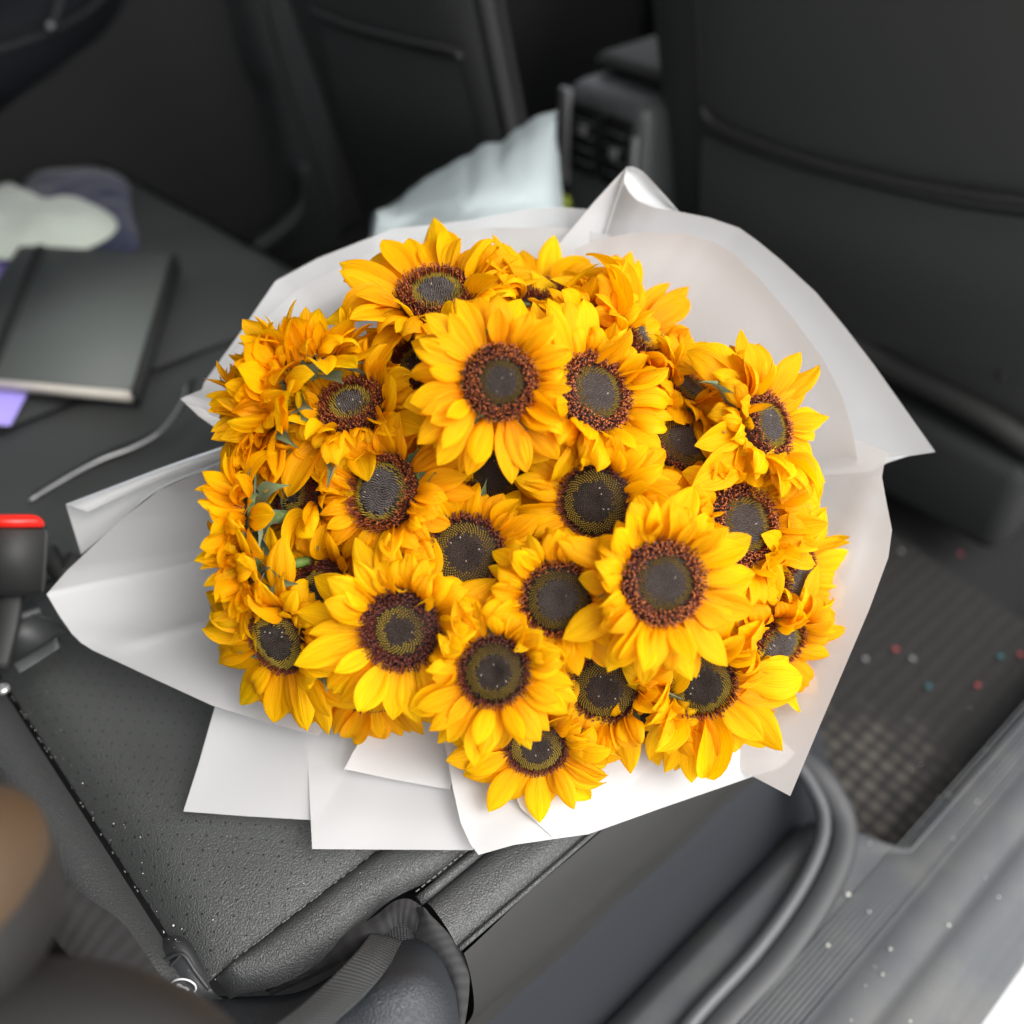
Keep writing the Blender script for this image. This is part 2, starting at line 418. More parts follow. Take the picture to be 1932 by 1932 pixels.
for j in range(9):
    l_ = .094 - .0 + .0052 * j
    tube('tread_ridge', [(.0, l_, -.2808), (2.0, l_, -.2808)], .0011, M['sill'], sill, n=2, seg=6)
# rubber door seal sweeping over the sill
sealpts = [PZ(1200, 2080, -.274), PZ(1300, 1932, -.274), PZ(1420, 1800, -.272), PZ(1500, 1690, -.268), PZ(1545, 1600, -.262), PZ(1553, 1540, -.255), PZ(1535, 1490, -.245), PZ(1500, 1440, -.235), PZ(1440, 1390, -.23)]
tube('door_seal', sealpts, .0085, M['seal'], sill, n=60, seg=12)
tube('seal_lip', [p + Vector((0.016, -.019, -.012)) for p in sealpts], .016, M['plastic'], sill, n=60, seg=12, flat=.55)

# floor mat
mt = empty('floor_mat', (0, 0, 0), car=True)
tag(mt, 'black honeycomb rubber floor mat with a sandy patch beside the grey door sill', 'floor mat')
edge = [PZ(x, y, -.325) for x, y in [(2080, 1270), (1932, 1400), (1850, 1478), (1790, 1540), (1745, 1585), (1690, 1606), (1640, 1585), (1590, 1540), (1540, 1490), (1450, 1400), (1300, 1250), (1150, 1100)]]
es = spline(edge, 60)
cen = Vector((1.25, .50, -.327))
vs = []; nr = 14
for p in es:
    for r in range(nr): vs.append(p.lerp(Vector((p.x * .6 + .55, p.y * .3 + .80, -.327)), r / (nr - 1)))
mesh_obj('mat_panel', vs, grid_faces(60, nr), M['mat'], mt)
tube('raised_rim', [p + Vector((0, 0, .002)) for p in edge], .006, M['mat'], mt, n=60, seg=8)

# ------------------------------------------------------------------ rear bench
bench = empty('rear_bench_seat', (0, 0, 0), car=True)
tag(bench, 'black leather rear bench seat with perforated cushion under the bouquet', 'car seat')


def ruled(name, A, B, m, parent, puff=.012, na=70, nb=22, edge=5.0, endfall=(1, 1), wr=0.0, lip=.006):
    a = spline(A, na); b_ = spline(B, na); vs = []; uv = []
    for i in range(na):
        s = i / (na - 1)
        e0 = 1.0
        if endfall[0]: e0 *= 1 - max(0, 1 - s / .06) ** 2
        if endfall[1]: e0 *= 1 - max(0, 1 - (1 - s) / .06) ** 2
        for k in range(nb):
            u = k / (nb - 1); q = 1 - abs(2 * u - 1) ** edge
            p = a[i].lerp(b_[i], u); p.z += puff * q * e0 - (1 - e0) * lip
            if wr: p.z += wr * noise.noise(Vector((p.x * 9, p.y * 9, 3))) * q
            vs.append(p); uv.append((u, s))
    return mesh_obj(name, vs, grid_faces(na, nb), m, parent, uv)

IN = .389
ruled('seat_panel', [(.035, IN, -.006), (.36, IN, -.006), (.705, IN, -.012)], [(.035, .875, -.006), (.36, .875, -.006), (.705, .875, -.012)], M['leather_perf'], bench, .014, 90, 60, 10, wr=.006)
ruled('seat_panel', [(.035, .879, -.006), (.36, .879, -.006), (.71, .879, -.012)], [(.035, 1.17, -.006), (.36, 1.17, -.006), (.71, 1.17, -.012)], M['leather_perf'], bench, .012, 60, 40, 8, wr=.006)
ruled('seat_panel', [(.035, 1.174, -.006), (.36, 1.174, -.004), (.71, 1.174, -.012)], [(.035, 1.93, -.004), (.36, 1.93, -.004), (.66, 1.93, -.02)], M['leather_perf'], bench, .014, 60, 50, 8, wr=.006)
outer = [PZ(430, 1880, -.02), PZ(533, 1857, -.018), PZ(625, 1800, -.016), PZ(690, 1738, -.014), PZ(752, 1690, -.010)]
outer += [Vector((.26, .330, -.008)), Vector((.40, .331, -.007)), Vector((.70, .331, -.012))]
ruled('side_bolster', [(max(.036, p.x), IN, -.007) for p in outer], outer, M['leather'], bench, .013, 110, 26, 2.8, endfall=(1, 1))
ruled('corner_panel', [(.200, .327, -.006), (.45, .327, -.005), (.70, .327, -.012)], [(.198, .283, -.014), (.45, .280, -.010), (.70, .280, -.016)], M['leather'], bench, .011, 70, 18, 3.0, endfall=(0, 1), wr=.005)
# side panel hanging down beside the sill
vs = []; na, nb = 60, 22
for i in range(na):
    f_ = .199 + .52 * i / (na - 1)
    for k in range(nb):
        u = k / (nb - 1); low = -.215 - .07 * (f_ - .23)
        z_ = -.012 + (low + .012) * u
        vs.append((f_, .279 - .012 * math.sin(math.pi * min(1, u * 1.25)) ** .7 + .006 * u + .004 * noise.noise(Vector((f_ * 8, u * 3, 0))), z_))
mesh_obj('side_panel', vs, grid_faces(na, nb), M['leather_soft'], bench)
vs = []
for i in range(na):
    f_ = .10 + .66 * i / (na - 1)
    for k, (l_, z_) in enumerate([(.290, -.205), (.272, -.236), (.262, -.262), (.240, -.292), (.225, -.33)]):
        vs.append((f_, l_, z_ - .05 * (f_ - .23)))
mesh_obj('lower_skirt', vs, grid_faces(na, 5), M['plastic_blue'], bench)
# front face
vs = []
for i in range(40):
    l_ = .28 + 1.66 * i / 39
    for k in range(12):
        u = k / 11; vs.append((.705 + .012 * math.sin(u * math.pi) - .05 * u * u - (.05 * max(0, (l_ - 1.2) / .73) ** 2), l_, -.016 - .30 * u))
mesh_obj('front_panel', vs, grid_faces(40, 12), M['leather_soft'], bench)
# piping and stitching
tube('piping', [(.196, .3285, .000), (.45, .3295, .001), (.70, .3295, -.006)], .0046, M['leather'], bench, n=40)
tube('piping', [(.198, .281, -.010), (.45, .279, -.005), (.70, .279, -.010)], .0022, M['leather'], bench, n=40)


def stitches(name, pts, n, parent, ln=.0028, r=.00035, m='thread', skip=.15, side=.0):
    ps = spline(pts, n * 4); vs = []; fs = []
    for i in range(n):
        if RNG.random() < skip: continue
        a = ps[i * 4]; b_ = ps[min(i * 4 + 3, len(ps) - 1)]
        d = (b_ - a)
        if d.length < 1e-6: continue
        d = d.normalized() * ln; sd_ = d.cross(Vector((0, 0, 1))).normalized() * r
        k = len(vs); z0 = Vector((0, 0, r))
        vs += [a - sd_, a + sd_, a + d + sd_, a + d - sd_, a - sd_ + z0 * 1.6, a + sd_ + z0 * 1.6, a + d + sd_ + z0 * 1.6, a + d - sd_ + z0 * 1.6]
        fs += [(k + 4, k + 5, k + 6, k + 7), (k, k + 1, k + 5, k + 4), (k + 1, k + 2, k + 6, k + 5), (k + 2, k + 3, k + 7, k + 6), (k + 3, k, k + 4, k + 7)]
    o = mesh_obj(name, vs, fs, M[m], parent, smooth=False); o['kind'] = 'stuff'; return o

stitches('stitching', [(.198, .3345, .0035), (.45, .3335, .003), (.70, .333, -.004)], 90, bench, ln=.0035)
stitches('stitching', [(.036, IN - .0015, -.003), (.3, IN - .0015, -.004), (.69, IN - .0015, -.006)], 130, bench, ln=.003, skip=.45)
stitches('stitching', [(.033, .40, .001), (.033, .8, .001), (.033, 1.2, .001)], 180, bench, ln=.002, skip=.72)
# lower backrest roll and backrest
ruled('backrest_roll', [(.030, .385, -.004), (.030, .8, -.004), (.030, 1.93, -.004)], [(-.016, .372, .002), (-.016, .8, .004), (-.016, 1.93, .004)], M['leather'], bench, .014, 90, 18, 2.4, endfall=(1, 1))
vs = []
for i in range(60):
    l_ = .36 + 1.57 * i / 59
    for k in range(20):
        u = k / 19; vs.append((-.021 - .17 * u + .010 * math.sin(u * math.pi) - (.03 * max(0, 1 - (l_ - .36) / .05) ** 2), l_, -.004 + .60 * u))
mesh_obj('backrest_panel', vs, grid_faces(60, 20), M['leather_backrest'], bench)
# grey knit fabric tucked between backrest and bolster
patch('fabric_flap', [[P(85, 1625, .70), P(160, 1690, .70), P(230, 1740, .70), P(285, 1815, .705), P(318, 1860, .71)],
                      [P(70, 1650, .675), P(140, 1720, .675), P(200, 1775, .68), P(255, 1840, .685), P(290, 1885, .69)],
                      [P(60, 1700, .66), P(110, 1780, .655), P(160, 1830, .65), P(215, 1880, .65), P(260, 1930, .66)]], 20, 30, M['knit'], None)
o = bpy.data.objects['fabric_flap']; o.parent = bench; o.matrix_parent_inverse = CARINV.copy()


def bpatch(name, rows, nr, nc, m, **kw):
    o = patch(name, [[CARINV @ P(*p) for p in r] for r in rows], nr, nc, M[m], bench, **kw); return o

# near leather wing of the backrest, with knit edging
bpatch('backrest_wing', [
    [(390, 1878, .76), (470, 1880, .765), (560, 1872, .77), (630, 1838, .768), (700, 1795, .768), (770, 1772, .77), (820, 1782, .775), (853, 1830, .79)],
    [(370, 1900, .72), (450, 1905, .725), (540, 1900, .725), (625, 1868, .72), (710, 1830, .715), (785, 1812, .72), (835, 1838, .735), (862, 1890, .76)],
    [(340, 1960, .68), (430, 1965, .69), (520, 1960, .69), (620, 1925, .685), (715, 1885, .682), (795, 1872, .69), (848, 1900, .71), (870, 1960, .75)],
    [(300, 2100, .66), (400, 2100, .67), (500, 2100, .67), (600, 2090, .665), (710, 2060, .66), (800, 2050, .67), (855, 2060, .69), (880, 2100, .74)]], 50, 70, 'leather_blue')
bpatch('fabric_band', [
    [(500, 1868, .768), (592, 1815, .770), (653, 1762, .772), (708, 1728, .772), (743, 1701, .772), (771, 1696, .772), (795, 1709, .772)],
    [(505, 1874, .758), (598, 1826, .760), (660, 1784, .760), (716, 1746, .762), (744, 1722, .764), (767, 1718, .764), (790, 1738, .764)],
    [(508, 1880, .765), (604, 1838, .768), (668, 1806, .770), (727, 1762, .772), (747, 1747, .775), (764, 1744, .775), (784, 1768, .775)]], 18, 90, 'knit', su=1, sv=.25)
bpatch('fabric_band', [
    [(786, 1712, .768), (784, 1765, .772), (806, 1800, .775), (832, 1838, .78), (850, 1890, .785), (858, 1950, .79)],
    [(800, 1712, .752), (818, 1752, .752), (838, 1788, .755), (858, 1830, .760), (868, 1885, .770), (868, 1950, .78)],
    [(810, 1724, .765), (838, 1752, .768), (863, 1782, .772), (884, 1828, .780), (884, 1885, .788), (874, 1950, .795)]], 18, 80, 'knit', su=1, sv=.25)
bpatch('fabric_tab', [[(722, 1760, .776), (745, 1745, .777), (768, 1742, .777), (788, 1765, .776)], [(726, 1768, .770), (748, 1776, .768), (770, 1780, .768), (786, 1780, .772)]], 8, 20, 'knit', su=1, sv=.1)
# the two big rounded side bolsters of the backrest, close to the lens
CI3 = CARINV.to_3x3(); VB = CI3 @ Matrix((RT, UP, -FW)).transposed()
ellipsoid('bolster_cap', PC(-52, 1712, .49), .0375, .0500, .05, M['leather_bolster'], bench, VB.to_4x4(), power=.92)
ellipsoid('tan_reflection', PC(-72, 1642, .478), .0345, .0395, .05, M['leather_tan_reflection'], bench, VB.to_4x4(), power=.9)  # tan ellipsoid stands in for light reflected on the dark bolster
ellipsoid('bolster_cap', PC(70, 2118, .50), .120, .081, .055, M['leather_bolster'], bench, VB.to_4x4(), nu=60, nv=36)
# anchor cover with its round child-seat emblem
cv = bpatch('anchor_cover', [
    [(296, 1778, .765), (325, 1765, .765), (352, 1772, .765), (375, 1800, .765)],
    [(306, 1800, .752), (332, 1785, .750), (358, 1795, .750), (386, 1830, .752)],
    [(318, 1850, .745), (345, 1850, .742), (372, 1856, .742), (400, 1868, .746)],
    [(322, 1885, .748), (350, 1892, .745), (385, 1892, .745), (420, 1885, .750)]], 20, 24, 'plastic')
tube('cover_ridge', [PC(307, 1812, .747), PC(343, 1800, .7425), PC(368, 1832, .741), PC(394, 1866, .741)], .0016, M['plastic'], cv, n=20)
tube('cover_ridge', [PC(343, 1800, .7425), PC(318, 1826, .744)], .0012, M['plastic'], cv, n=6)
ring = []
ce = PC(346, 1862, .7375)
ex = (VB @ Vector((1, 0, 0))); ey = (VB @ Vector((0, .86, .5)))
tube('emblem_ring', [ce + ex * .0094 * math.cos(a_) + ey * .0094 * math.sin(a_) for a_ in [2 * math.pi * i / 32 for i in range(33)]], .0007, M['emblem'], cv, n=33, seg=6, smoothp=False)
for pts_ in ([(-.0048, .0012), (-.0035, .0052), (-.0010, .0050), (.0006, .0022), (.0036, .0006), (.0048, -.0022), (.0030, -.0046), (.0012, -.0012), (-.0022, .0006)],
             [(-.0058, -.0006), (-.0038, -.0040), (.0014, -.0060), (.0018, -.0040), (-.0012, -.0014)]):
    vs = [ce + ex * a_ + ey * b_ + (VB @ Vector((0, 0, .0012))) for a_, b_ in pts_]
    mesh_obj('emblem_figure', vs, [tuple(range(len(vs)))], M['emblem'], cv, smooth=False)

# belt webbing hanging over the backrest wing
wb = empty('webbing_strap', P(699, 1762, .75)); tag(wb, 'dark grey woven webbing strap lying over the leather corner by the seat edge', 'strap')
patch('webbing', [[P(699, 1762, .762), P(730, 1768, .760), P(758, 1777, .762)], [P(668, 1803, .712), P(700, 1814, .708), P(729, 1830, .708)],
                  [P(597, 1872, .676), P(640, 1878, .670), P(681, 1884, .670)], [P(522, 1931, .655), P(575, 1934, .650), P(624, 1936, .650)],
                  [P(420, 1990, .64), P(480, 2005, .635), P(545, 2020, .635)]], 70, 20, M['webbing'], wb, offset=wb.location, thick=.0012, sv=1.0)

# seat belt buckle with its red release
bk = empty('seat_belt_buckle', CARROT @ Vector((.10, .93, 0)))
tag(bk, 'black seat belt buckle with a red release button in the seat gap', 'buckle')
def bkp(x, y, d): return P(x, y, d) - bk.location
def prism(name, pts, d0, d1, m, parent, off, bev=.002):
    bm = bmesh.new()
    a = [bm.verts.new(P(x, y, d0) - off) for x, y in pts]
    c_ = [bm.verts.new(P(x, y, d1) - off) for x, y in pts]
    n_ = len(pts); bm.faces.new(a[::-1]); bm.faces.new(c_)
    for i in range(n_): bm.faces.new((a[i], a[(i + 1) % n_], c_[(i + 1) % n_], c_[i]))
    bmesh.ops.recalc_face_normals(bm, faces=bm.faces)
    if bev: bmesh.ops.bevel(bm, geom=bm.edges[:], offset=bev, segments=3, affect='EDGES')
    me = bpy.data.meshes.new(name); bm.to_mesh(me); bm.free(); me.materials.append(m)
    me.polygons.foreach_set('use_smooth', [True] * len(me.polygons))
    o = bpy.data.objects.new(name, me); COL.objects.link(o); o.parent = parent; return o

prism('housing', [(-60, 985), (85, 990), (92, 1002), (86, 1110), (80, 1124), (-60, 1122)], .925, .965, M['plastic_dark'], bk, bk.location, .004)
prism('release_button', [(-60, 971), (60, 971), (78, 976), (86, 994), (-60, 995)], .918, .955, M['red'], bk, bk.location, .002)
tube('stalk', [bkp(20, 1120, .95), bkp(10, 1180, .94), bkp(-10, 1260, .93)], .014, M['plastic_dark'], bk, n=12, flat=.35)
tube('stalk_strap', [bkp(110, 1212, .90), bkp(70, 1238, .90), bkp(30, 1262, .89)], .008, M['webbing'], bk, n=12, flat=.3)
ellipsoid('anchor_bolt', bkp(5, 1300, .875), .0065, .0065, .004, M['silver'], bk, nu=20, nv=10)
ap = empty('folded_belt_anchor', P(60, 1180, .95)); tag(ap, 'dark plastic belt anchor bracket folded below the red-buttoned buckle', 'bracket')
prism('bracket_plate', [(-40, 1140), (60, 1150), (125, 1180), (120, 1200), (40, 1250), (-40, 1250)], .955, .975, M['plastic'], ap, ap.location, .004)
tube('bracket_arm', [P(90, 1040, 1.0) - ap.location, P(120, 1085, .99) - ap.location, P(145, 1050, 1.0) - ap.location], .010, M['plastic_dark'], ap, n=14)
tube('bracket_arm', [P(80, 1150, .965) - ap.location, P(30, 1165, .955) - ap.location, P(-20, 1160, .95) - ap.location], .007, M['plastic'], ap, n=14)

# belt lying on the middle seat: a dark strap, its light edge a painted seam highlight
bl = empty('lap_belt', CARROT @ Vector((.24, 1.02, 0))); tag(bl, 'thin dark lap belt curving over the middle seat below the notebook', 'seat belt')
cpts = [(55, 945), (120, 905), (190, 868), (250, 845), (295, 820), (325, 788), (345, 755), (352, 730)]
bpl = [CARROT @ (PZ(x, y, .020)) for x, y in cpts]
r1 = [p - bl.location for p in bpl]; r2 = [p - bl.location + Vector((.004, .030, -.006)) for p in bpl]
patch('belt_webbing', [r1, [a.lerp(b_, .5) + Vector((0, 0, .003)) for a, b_ in zip(r1, r2)], r2], 8, 50, M['elastic'], bl, thick=.0014)
tube('edge_highlight', r1, .0020, M['silver'], bl, n=50, seg=6)

# ------------------------------------------------------------------ things lying on the far seat
def zprism(name, pts, z0, z1, m, parent, bev=.002):
    """outline given by where it lies on the seat"""
    bm = bmesh.new(); off = parent.location
    a = [CARROT @ PZ(x, y, z1) for x, y in pts]
    A_ = [bm.verts.new(p - off) for p in a]; B_ = [bm.verts.new(Vector((p.x, p.y, z0)) - off) for p in a]
    n_ = len(pts); bm.faces.new(A_); bm.faces.new(B_[::-1])
    for i in range(n_): bm.faces.new((A_[i], B_[i], B_[(i + 1) % n_], A_[(i + 1) % n_]))
    bmesh.ops.recalc_face_normals(bm, faces=bm.faces)
    if bev: bmesh.ops.bevel(bm, geom=bm.edges[:], offset=bev, segments=3, affect='EDGES')
    me = bpy.data.meshes.new(name); bm.to_mesh(me); bm.free(); me.materials.append(m)
    me.polygons.foreach_set('use_smooth', [True] * len(me.polygons))
    o = bpy.data.objects.new(name, me); COL.objects.link(o); o.parent = parent; return o

nb_ = empty('notebook', CARROT @ PZ(150, 700, .01)); tag(nb_, 'charcoal covered notebook held shut by an elastic band on the far seat', 'notebook')
zprism('cover', [(37, 462), (330, 478), (252, 735), (-120, 702)], .040, .0435, M['book'], nb_, .0012)
zprism('pages', [(40, 472), (318, 487), (243, 738), (-112, 706)], .022, .040, M['pages'], nb_, .0008)
zprism('back_cover', [(38, 479), (332, 496), (254, 752), (-118, 719)], .0185, .022, M['book'], nb_, .0012)
zprism('spine', [(322, 479), (334, 481), (257, 738), (246, 735)], .0195, .0440, M['elastic'], nb_, .001)
zprism('elastic_band', [(68, 461), (86, 462), (-14, 716), (-34, 714)], .0420, .0455, M['elastic'], nb_, .0006)
pb = empty('purple_booklet', CARROT @ PZ(0, 500, .02)); tag(pb, 'lilac purple booklet peeking out from under the notebook', 'booklet')
zprism('booklet_cover', [(-220, 400), (45, 458), (-5, 560), (60, 722), (18, 800), (-260, 780)], .014, .0180, M['purple'], pb, .0008)
zprism('booklet_pages', [(-215, 408), (38, 464), (-12, 560), (52, 722), (12, 796), (-255, 776)], .0085, .0138, M['pages'], pb, .0006)


def cloth_blob(name, cx, cy, outline, h, m, parent_label, cat, z=.012, freq=26, amp=.4):
    """soft crumpled cloth standing on the seat: outline in the seat plane, domed and wrinkled"""
    c = CARROT @ PZ(cx, cy, z); o = None
    pts = [CARROT @ PZ(x, y, z) for x, y in outline]; pts.append(pts[0]); ring_ = spline(pts, 73)[:-1]
    vs = []; nr_ = 14
    for r in range(nr_ + 1):
        q = r / nr_
        for p in ring_:
            v_ = p.lerp(c, q); hh = h * math.sin(min(1, q * 1.6) * math.pi / 2) ** .8
            hh *= 1 + amp * noise.noise(Vector((v_.x * freq, v_.y * freq, 1)))
            vs.append(Vector((v_.x, v_.y, z + hh)) - c)
    n_ = len(ring_)
    fs = [(r * n_ + k, r * n_ + (k + 1) % n_, (r + 1) * n_ + (k + 1) % n_, (r + 1) * n_ + k) for r in range(nr_) for k in range(n_)]
    o = mesh_obj(name, vs, fs, m); o.location = c; tag(o, parent_label, cat); return o

cloth_blob('folded_cloth', 150, 400, [(40, 370), (60, 330), (130, 318), (200, 322), (240, 345), (248, 400), (262, 450), (250, 478), (180, 482), (90, 450)], .022, M['navy'], 'dark navy folded cloth behind the pale sock on the far seat', 'cloth', freq=22)
cloth_blob('sock', 80, 425, [(-90, 480), (-80, 400), (-30, 372), (10, 352), (45, 372), (95, 392), (160, 390), (205, 402), (222, 428), (195, 455), (140, 476), (80, 482), (20, 490)], .036, M['sock'], 'pale greenish white sock on top of the navy cloth', 'sock', z=.030, freq=16, amp=.3)

# white plastic bag behind the bouquet, in the middle footwell
bgo = empty('plastic_bag', P(900, 1000, 1.58)); tag(bgo, 'pale white plastic bag rising to a point in the middle footwell', 'bag')
off = bgo.location
patch('bag_front', [[P(720, 405, 1.280) - off, P(760, 388, 1.300) - off, P(850, 330, 1.310) - off, P(950, 268, 1.320) - off, P(1036, 230, 1.310) - off, P(1046, 250, 1.300) - off],
                    [P(712, 412, 1.260) - off, P(770, 410, 1.260) - off, P(860, 370, 1.240) - off, P(950, 320, 1.250) - off, P(1030, 290, 1.270) - off, P(1054, 300, 1.300) - off],
                    [P(710, 430, 1.250) - off, P(780, 440, 1.240) - off, P(870, 420, 1.200) - off, P(960, 395, 1.210) - off, P(1035, 380, 1.240) - off, P(1062, 390, 1.300) - off],
                    [P(700, 560, 1.250) - off, P(780, 560, 1.240) - off, P(880, 560, 1.200) - off, P(970, 560, 1.210) - off, P(1040, 560, 1.240) - off, P(1080, 560, 1.300) - off],
                    [P(690, 1000, 1.60) - off, P(780, 1000, 1.57) - off, P(880, 1000, 1.55) - off, P(970, 1000, 1.55) - off, P(1040, 1000, 1.56) - off, P(1090, 1000, 1.6) - off]], 60, 60, M['bag'], bgo)
patch('bag_back', [[P(720, 405, 1.285) - off, P(850, 330, 1.315) - off, P(1036, 230, 1.315) - off, P(1046, 250, 1.305) - off],
                   [P(700, 430, 1.380) - off, P(850, 400, 1.420) - off, P(1000, 330, 1.400) - off, P(1064, 390, 1.340) - off],
                   [P(700, 560, 1.380) - off, P(850, 560, 1.420) - off, P(1000, 560, 1.400) - off, P(1080, 560, 1.340) - off]], 20, 30, M['bag'], bgo)
for o in bgo.children:
    for v_ in o.data.vertices:
        q = v_.co; a_ = noise.noise(Vector((q.x * 9 + q.z * 4, q.z * 16, 2))); b2 = noise.noise(Vector((q.x * 26, q.z * 20 - q.x * 12, 5)))
        v_.co += Vector((0, 1, .35)) * (abs(a_) * .035 + abs(b2) * .016)
lc = empty('lime_cap', P(1062, 380, 1.60)); tag(lc, 'small yellow green cap beside the white bag', 'cap')
ellipsoid('cap_dome', (0, 0, 0), .012, .012, .011, M['lime'], lc, nu=20, nv=12)
tube('cap_rim', [Vector((.0125 * math.cos(a_), .0125 * math.sin(a_), -.004)) for a_ in [2 * math.pi * i / 20 for i in range(21)]], .002, M['lime'], lc, n=21, seg=6, smoothp=False)

# ------------------------------------------------------------------ front seats, console, far door
def seat_slab(root, f0, slope, l0, l1, z0, z1, thick):
    """backrest shell leaning towards the rear seat; f = f0 - slope*z on its rear face"""
    nl, nz = 50, 60; vs = []
    for side in (0, 1):
        for i in range(nl):
            u = i / (nl - 1)
            for k in range(nz):
                w_ = k / (nz - 1); z_ = z0 + (z1 - z0) * w_
                l_ = l0 + (l1 - l0) * u
                e = (abs(2 * u - 1) ** 7 + abs(2 * w_ - 1) ** 9); e = min(1, e)
                f_ = f0 - slope * z_ + (thick * .22 * e if side == 0 else thick - thick * .5 * e)
                if side == 0: f_ += .004 * math.sin(w_ * math.pi * 1.2)
                vs.append((f_, l_, z_))
    fs = grid_faces(nl, nz) + [tuple(nl * nz + q for q in f_[::-1]) for f_ in grid_faces(nl, nz)]
    for i in range(nl - 1):
        for k in (0, nz - 1): fs.append((i * nz + k, (i + 1) * nz + k, nl * nz + (i + 1) * nz + k, nl * nz + i * nz + k))
    for k in range(nz - 1):
        for i in (0, nl - 1): fs.append((i * nz + k, i * nz + k + 1, nl * nz + i * nz + k + 1, nl * nz + i * nz + k))
    return mesh_obj('backrest_shell', vs, fs, M['leather_back'], root)

fs1 = empty('front_seat', (0, 0, 0), car=True); tag(fs1, 'near black front seat backrest with a curved map pocket, right of the console', 'car seat', 'front seats seen from behind')
seat_slab(fs1, 1.245, .30, .26, 1.0, -.115, .78, .13)
# sewn centre panel and pocket
def on_seat(f0, sl, x, y, out=.0):
    n_ = Vector((1, 0, sl)); r = CI3 @ ray(x, y); c0 = CARINV @ CP
    tt = (f0 - out - c0.dot(n_)) / r.dot(n_); return c0 + r * tt
rim = [on_seat(1.245, .30, x, y, .008) for x, y in [(1322, 205), (1345, 232), (1400, 258), (1520, 300), (1680, 340), (1820, 365), (1932, 380), (2040, 392)]]
tube('pocket_rim', rim, .0065, M['leather_soft'], fs1, n=60, seg=12)
top = [on_seat(1.245, .30, x, y, .003) for x, y in [(1322, 250), (1400, 285), (1520, 325), (1680, 366), (1820, 396), (2040, 425)]]
midp = [on_seat(1.245, .30, x, y, .022) for x, y in [(1322, 420), (1400, 440), (1520, 480), (1680, 520), (1820, 550), (2040, 590)]]
bot = [on_seat(1.245, .30, x, y, .004) for x, y in [(1340, 590), (1400, 600), (1520, 625), (1680, 655), (1820, 690), (2040, 740)]]
patch('map_pocket', [top, midp, bot], 24, 50, M['leather_back'], fs1)
tube('side_seam', [on_seat(1.245, .30, x, y, .001) for x, y in [(1312, -40), (1318, 100), (1322, 210), (1328, 420), (1335, 600)]], .0022, M['leather_soft'], fs1, n=30)
tube('pocket_seam', [on_seat(1.245, .30, x, y, .003) for x, y in [(1932, 470), (1915, 540), (1900, 600), (1890, 720)]], .003, M['leather_soft'], fs1, n=30)
tube('lower_bar', [on_seat(1.245, .30, x, y, .0) for x, y in [(1600, 640), (1680, 690), (1780, 740), (1870, 790), (1960, 850), (2060, 900)]], .020, M['leather_soft'], fs1, n=30, seg=14)
box('seat_base', (1.25, .30, -.30), (1.85, .95, -.13), M['plastic_dark'], fs1, .03)

fs2 = empty('front_seat', (0, 0, 0), car=True); tag(fs2, 'far front seat in deep shade with a thin pocket seam, left of the console', 'car seat', 'front seats seen from behind')
seat_slab(fs2, .975, .25, 1.07, 1.60, -.36, .78, .12)
tube('pocket_rim', [on_seat(.975, .25, x, y, .006) for x, y in [(590, 20), (660, 48), (760, 75), (850, 95), (870, 112)]], .006, M['leather_soft'], fs2, n=30)
patch('map_pocket', [[on_seat(.975, .25, x, y, .002) for x, y in [(600, 40), (700, 75), (865, 120)]], [on_seat(.975, .25, x, y, .016) for x, y in [(640, 200), (750, 230), (900, 260)]], [on_seat(.975, .25, x, y, .003) for x, y in [(680, 330), (790, 360), (920, 390)]]], 16, 24, M['leather_back'], fs2)
tube('side_seam', [on_seat(.975, .25, x, y, .001) for x, y in [(500, 0), (540, 150), (600, 320), (640, 440)]], .003, M['leather_soft'], fs2, n=20)
box('seat_base', (1.0, 1.10, -.34), (1.5, 1.58, -.20), M['plastic_dark'], fs2, .03)

cn = empty('centre_console', (1.15, 1.05, -.3), car=True); tag(cn, 'rear end of the centre console with two dark air vents between the front seats', 'console')
def cx(f_, l_, z_): return Vector((f_ - 1.15, l_ - 1.05, z_ + .3))
box('console_body', cx(1.16, .985, -.36), cx(1.95, 1.165, .215), M['console'], cn, .028, 4)
box('armrest_lid', cx(1.22, .975, .218), cx(1.60, 1.16, .246), M['leather_soft'], cn, .018, 4)
box('dashboard_end', cx(1.75, .80, .05), cx(2.1, 1.30, .36), M['plastic'], cn, .03, 4)
for k, l_ in enumerate((1.035, 1.105)):
    vt = box('air_vent', cx(1.150, l_ - .029, .080), cx(1.162, l_ + .029, .188), M['vent'], cn, .003)
    for j in range(4):
        box('vent_slat', cx(1.1475, l_ - .024, .098 + .022 * j), cx(1.1535, l_ + .024, .101 + .022 * j), M['console'], vt, .0008, 1)
    box('vent_knob', cx(1.143, l_ - .007, .128 + .018 * k), cx(1.150, l_ + .007, .142 + .018 * k), M['silver'], vt, .001)
box('vent_trim', cx(1.1485, 1.140, .05), cx(1.158, 1.162, .205), M['silver'], cn, .003)
box('vent_trim', cx(1.1485, .992, .02), cx(1.158, 1.003, .17), M['silver'], cn, .003)

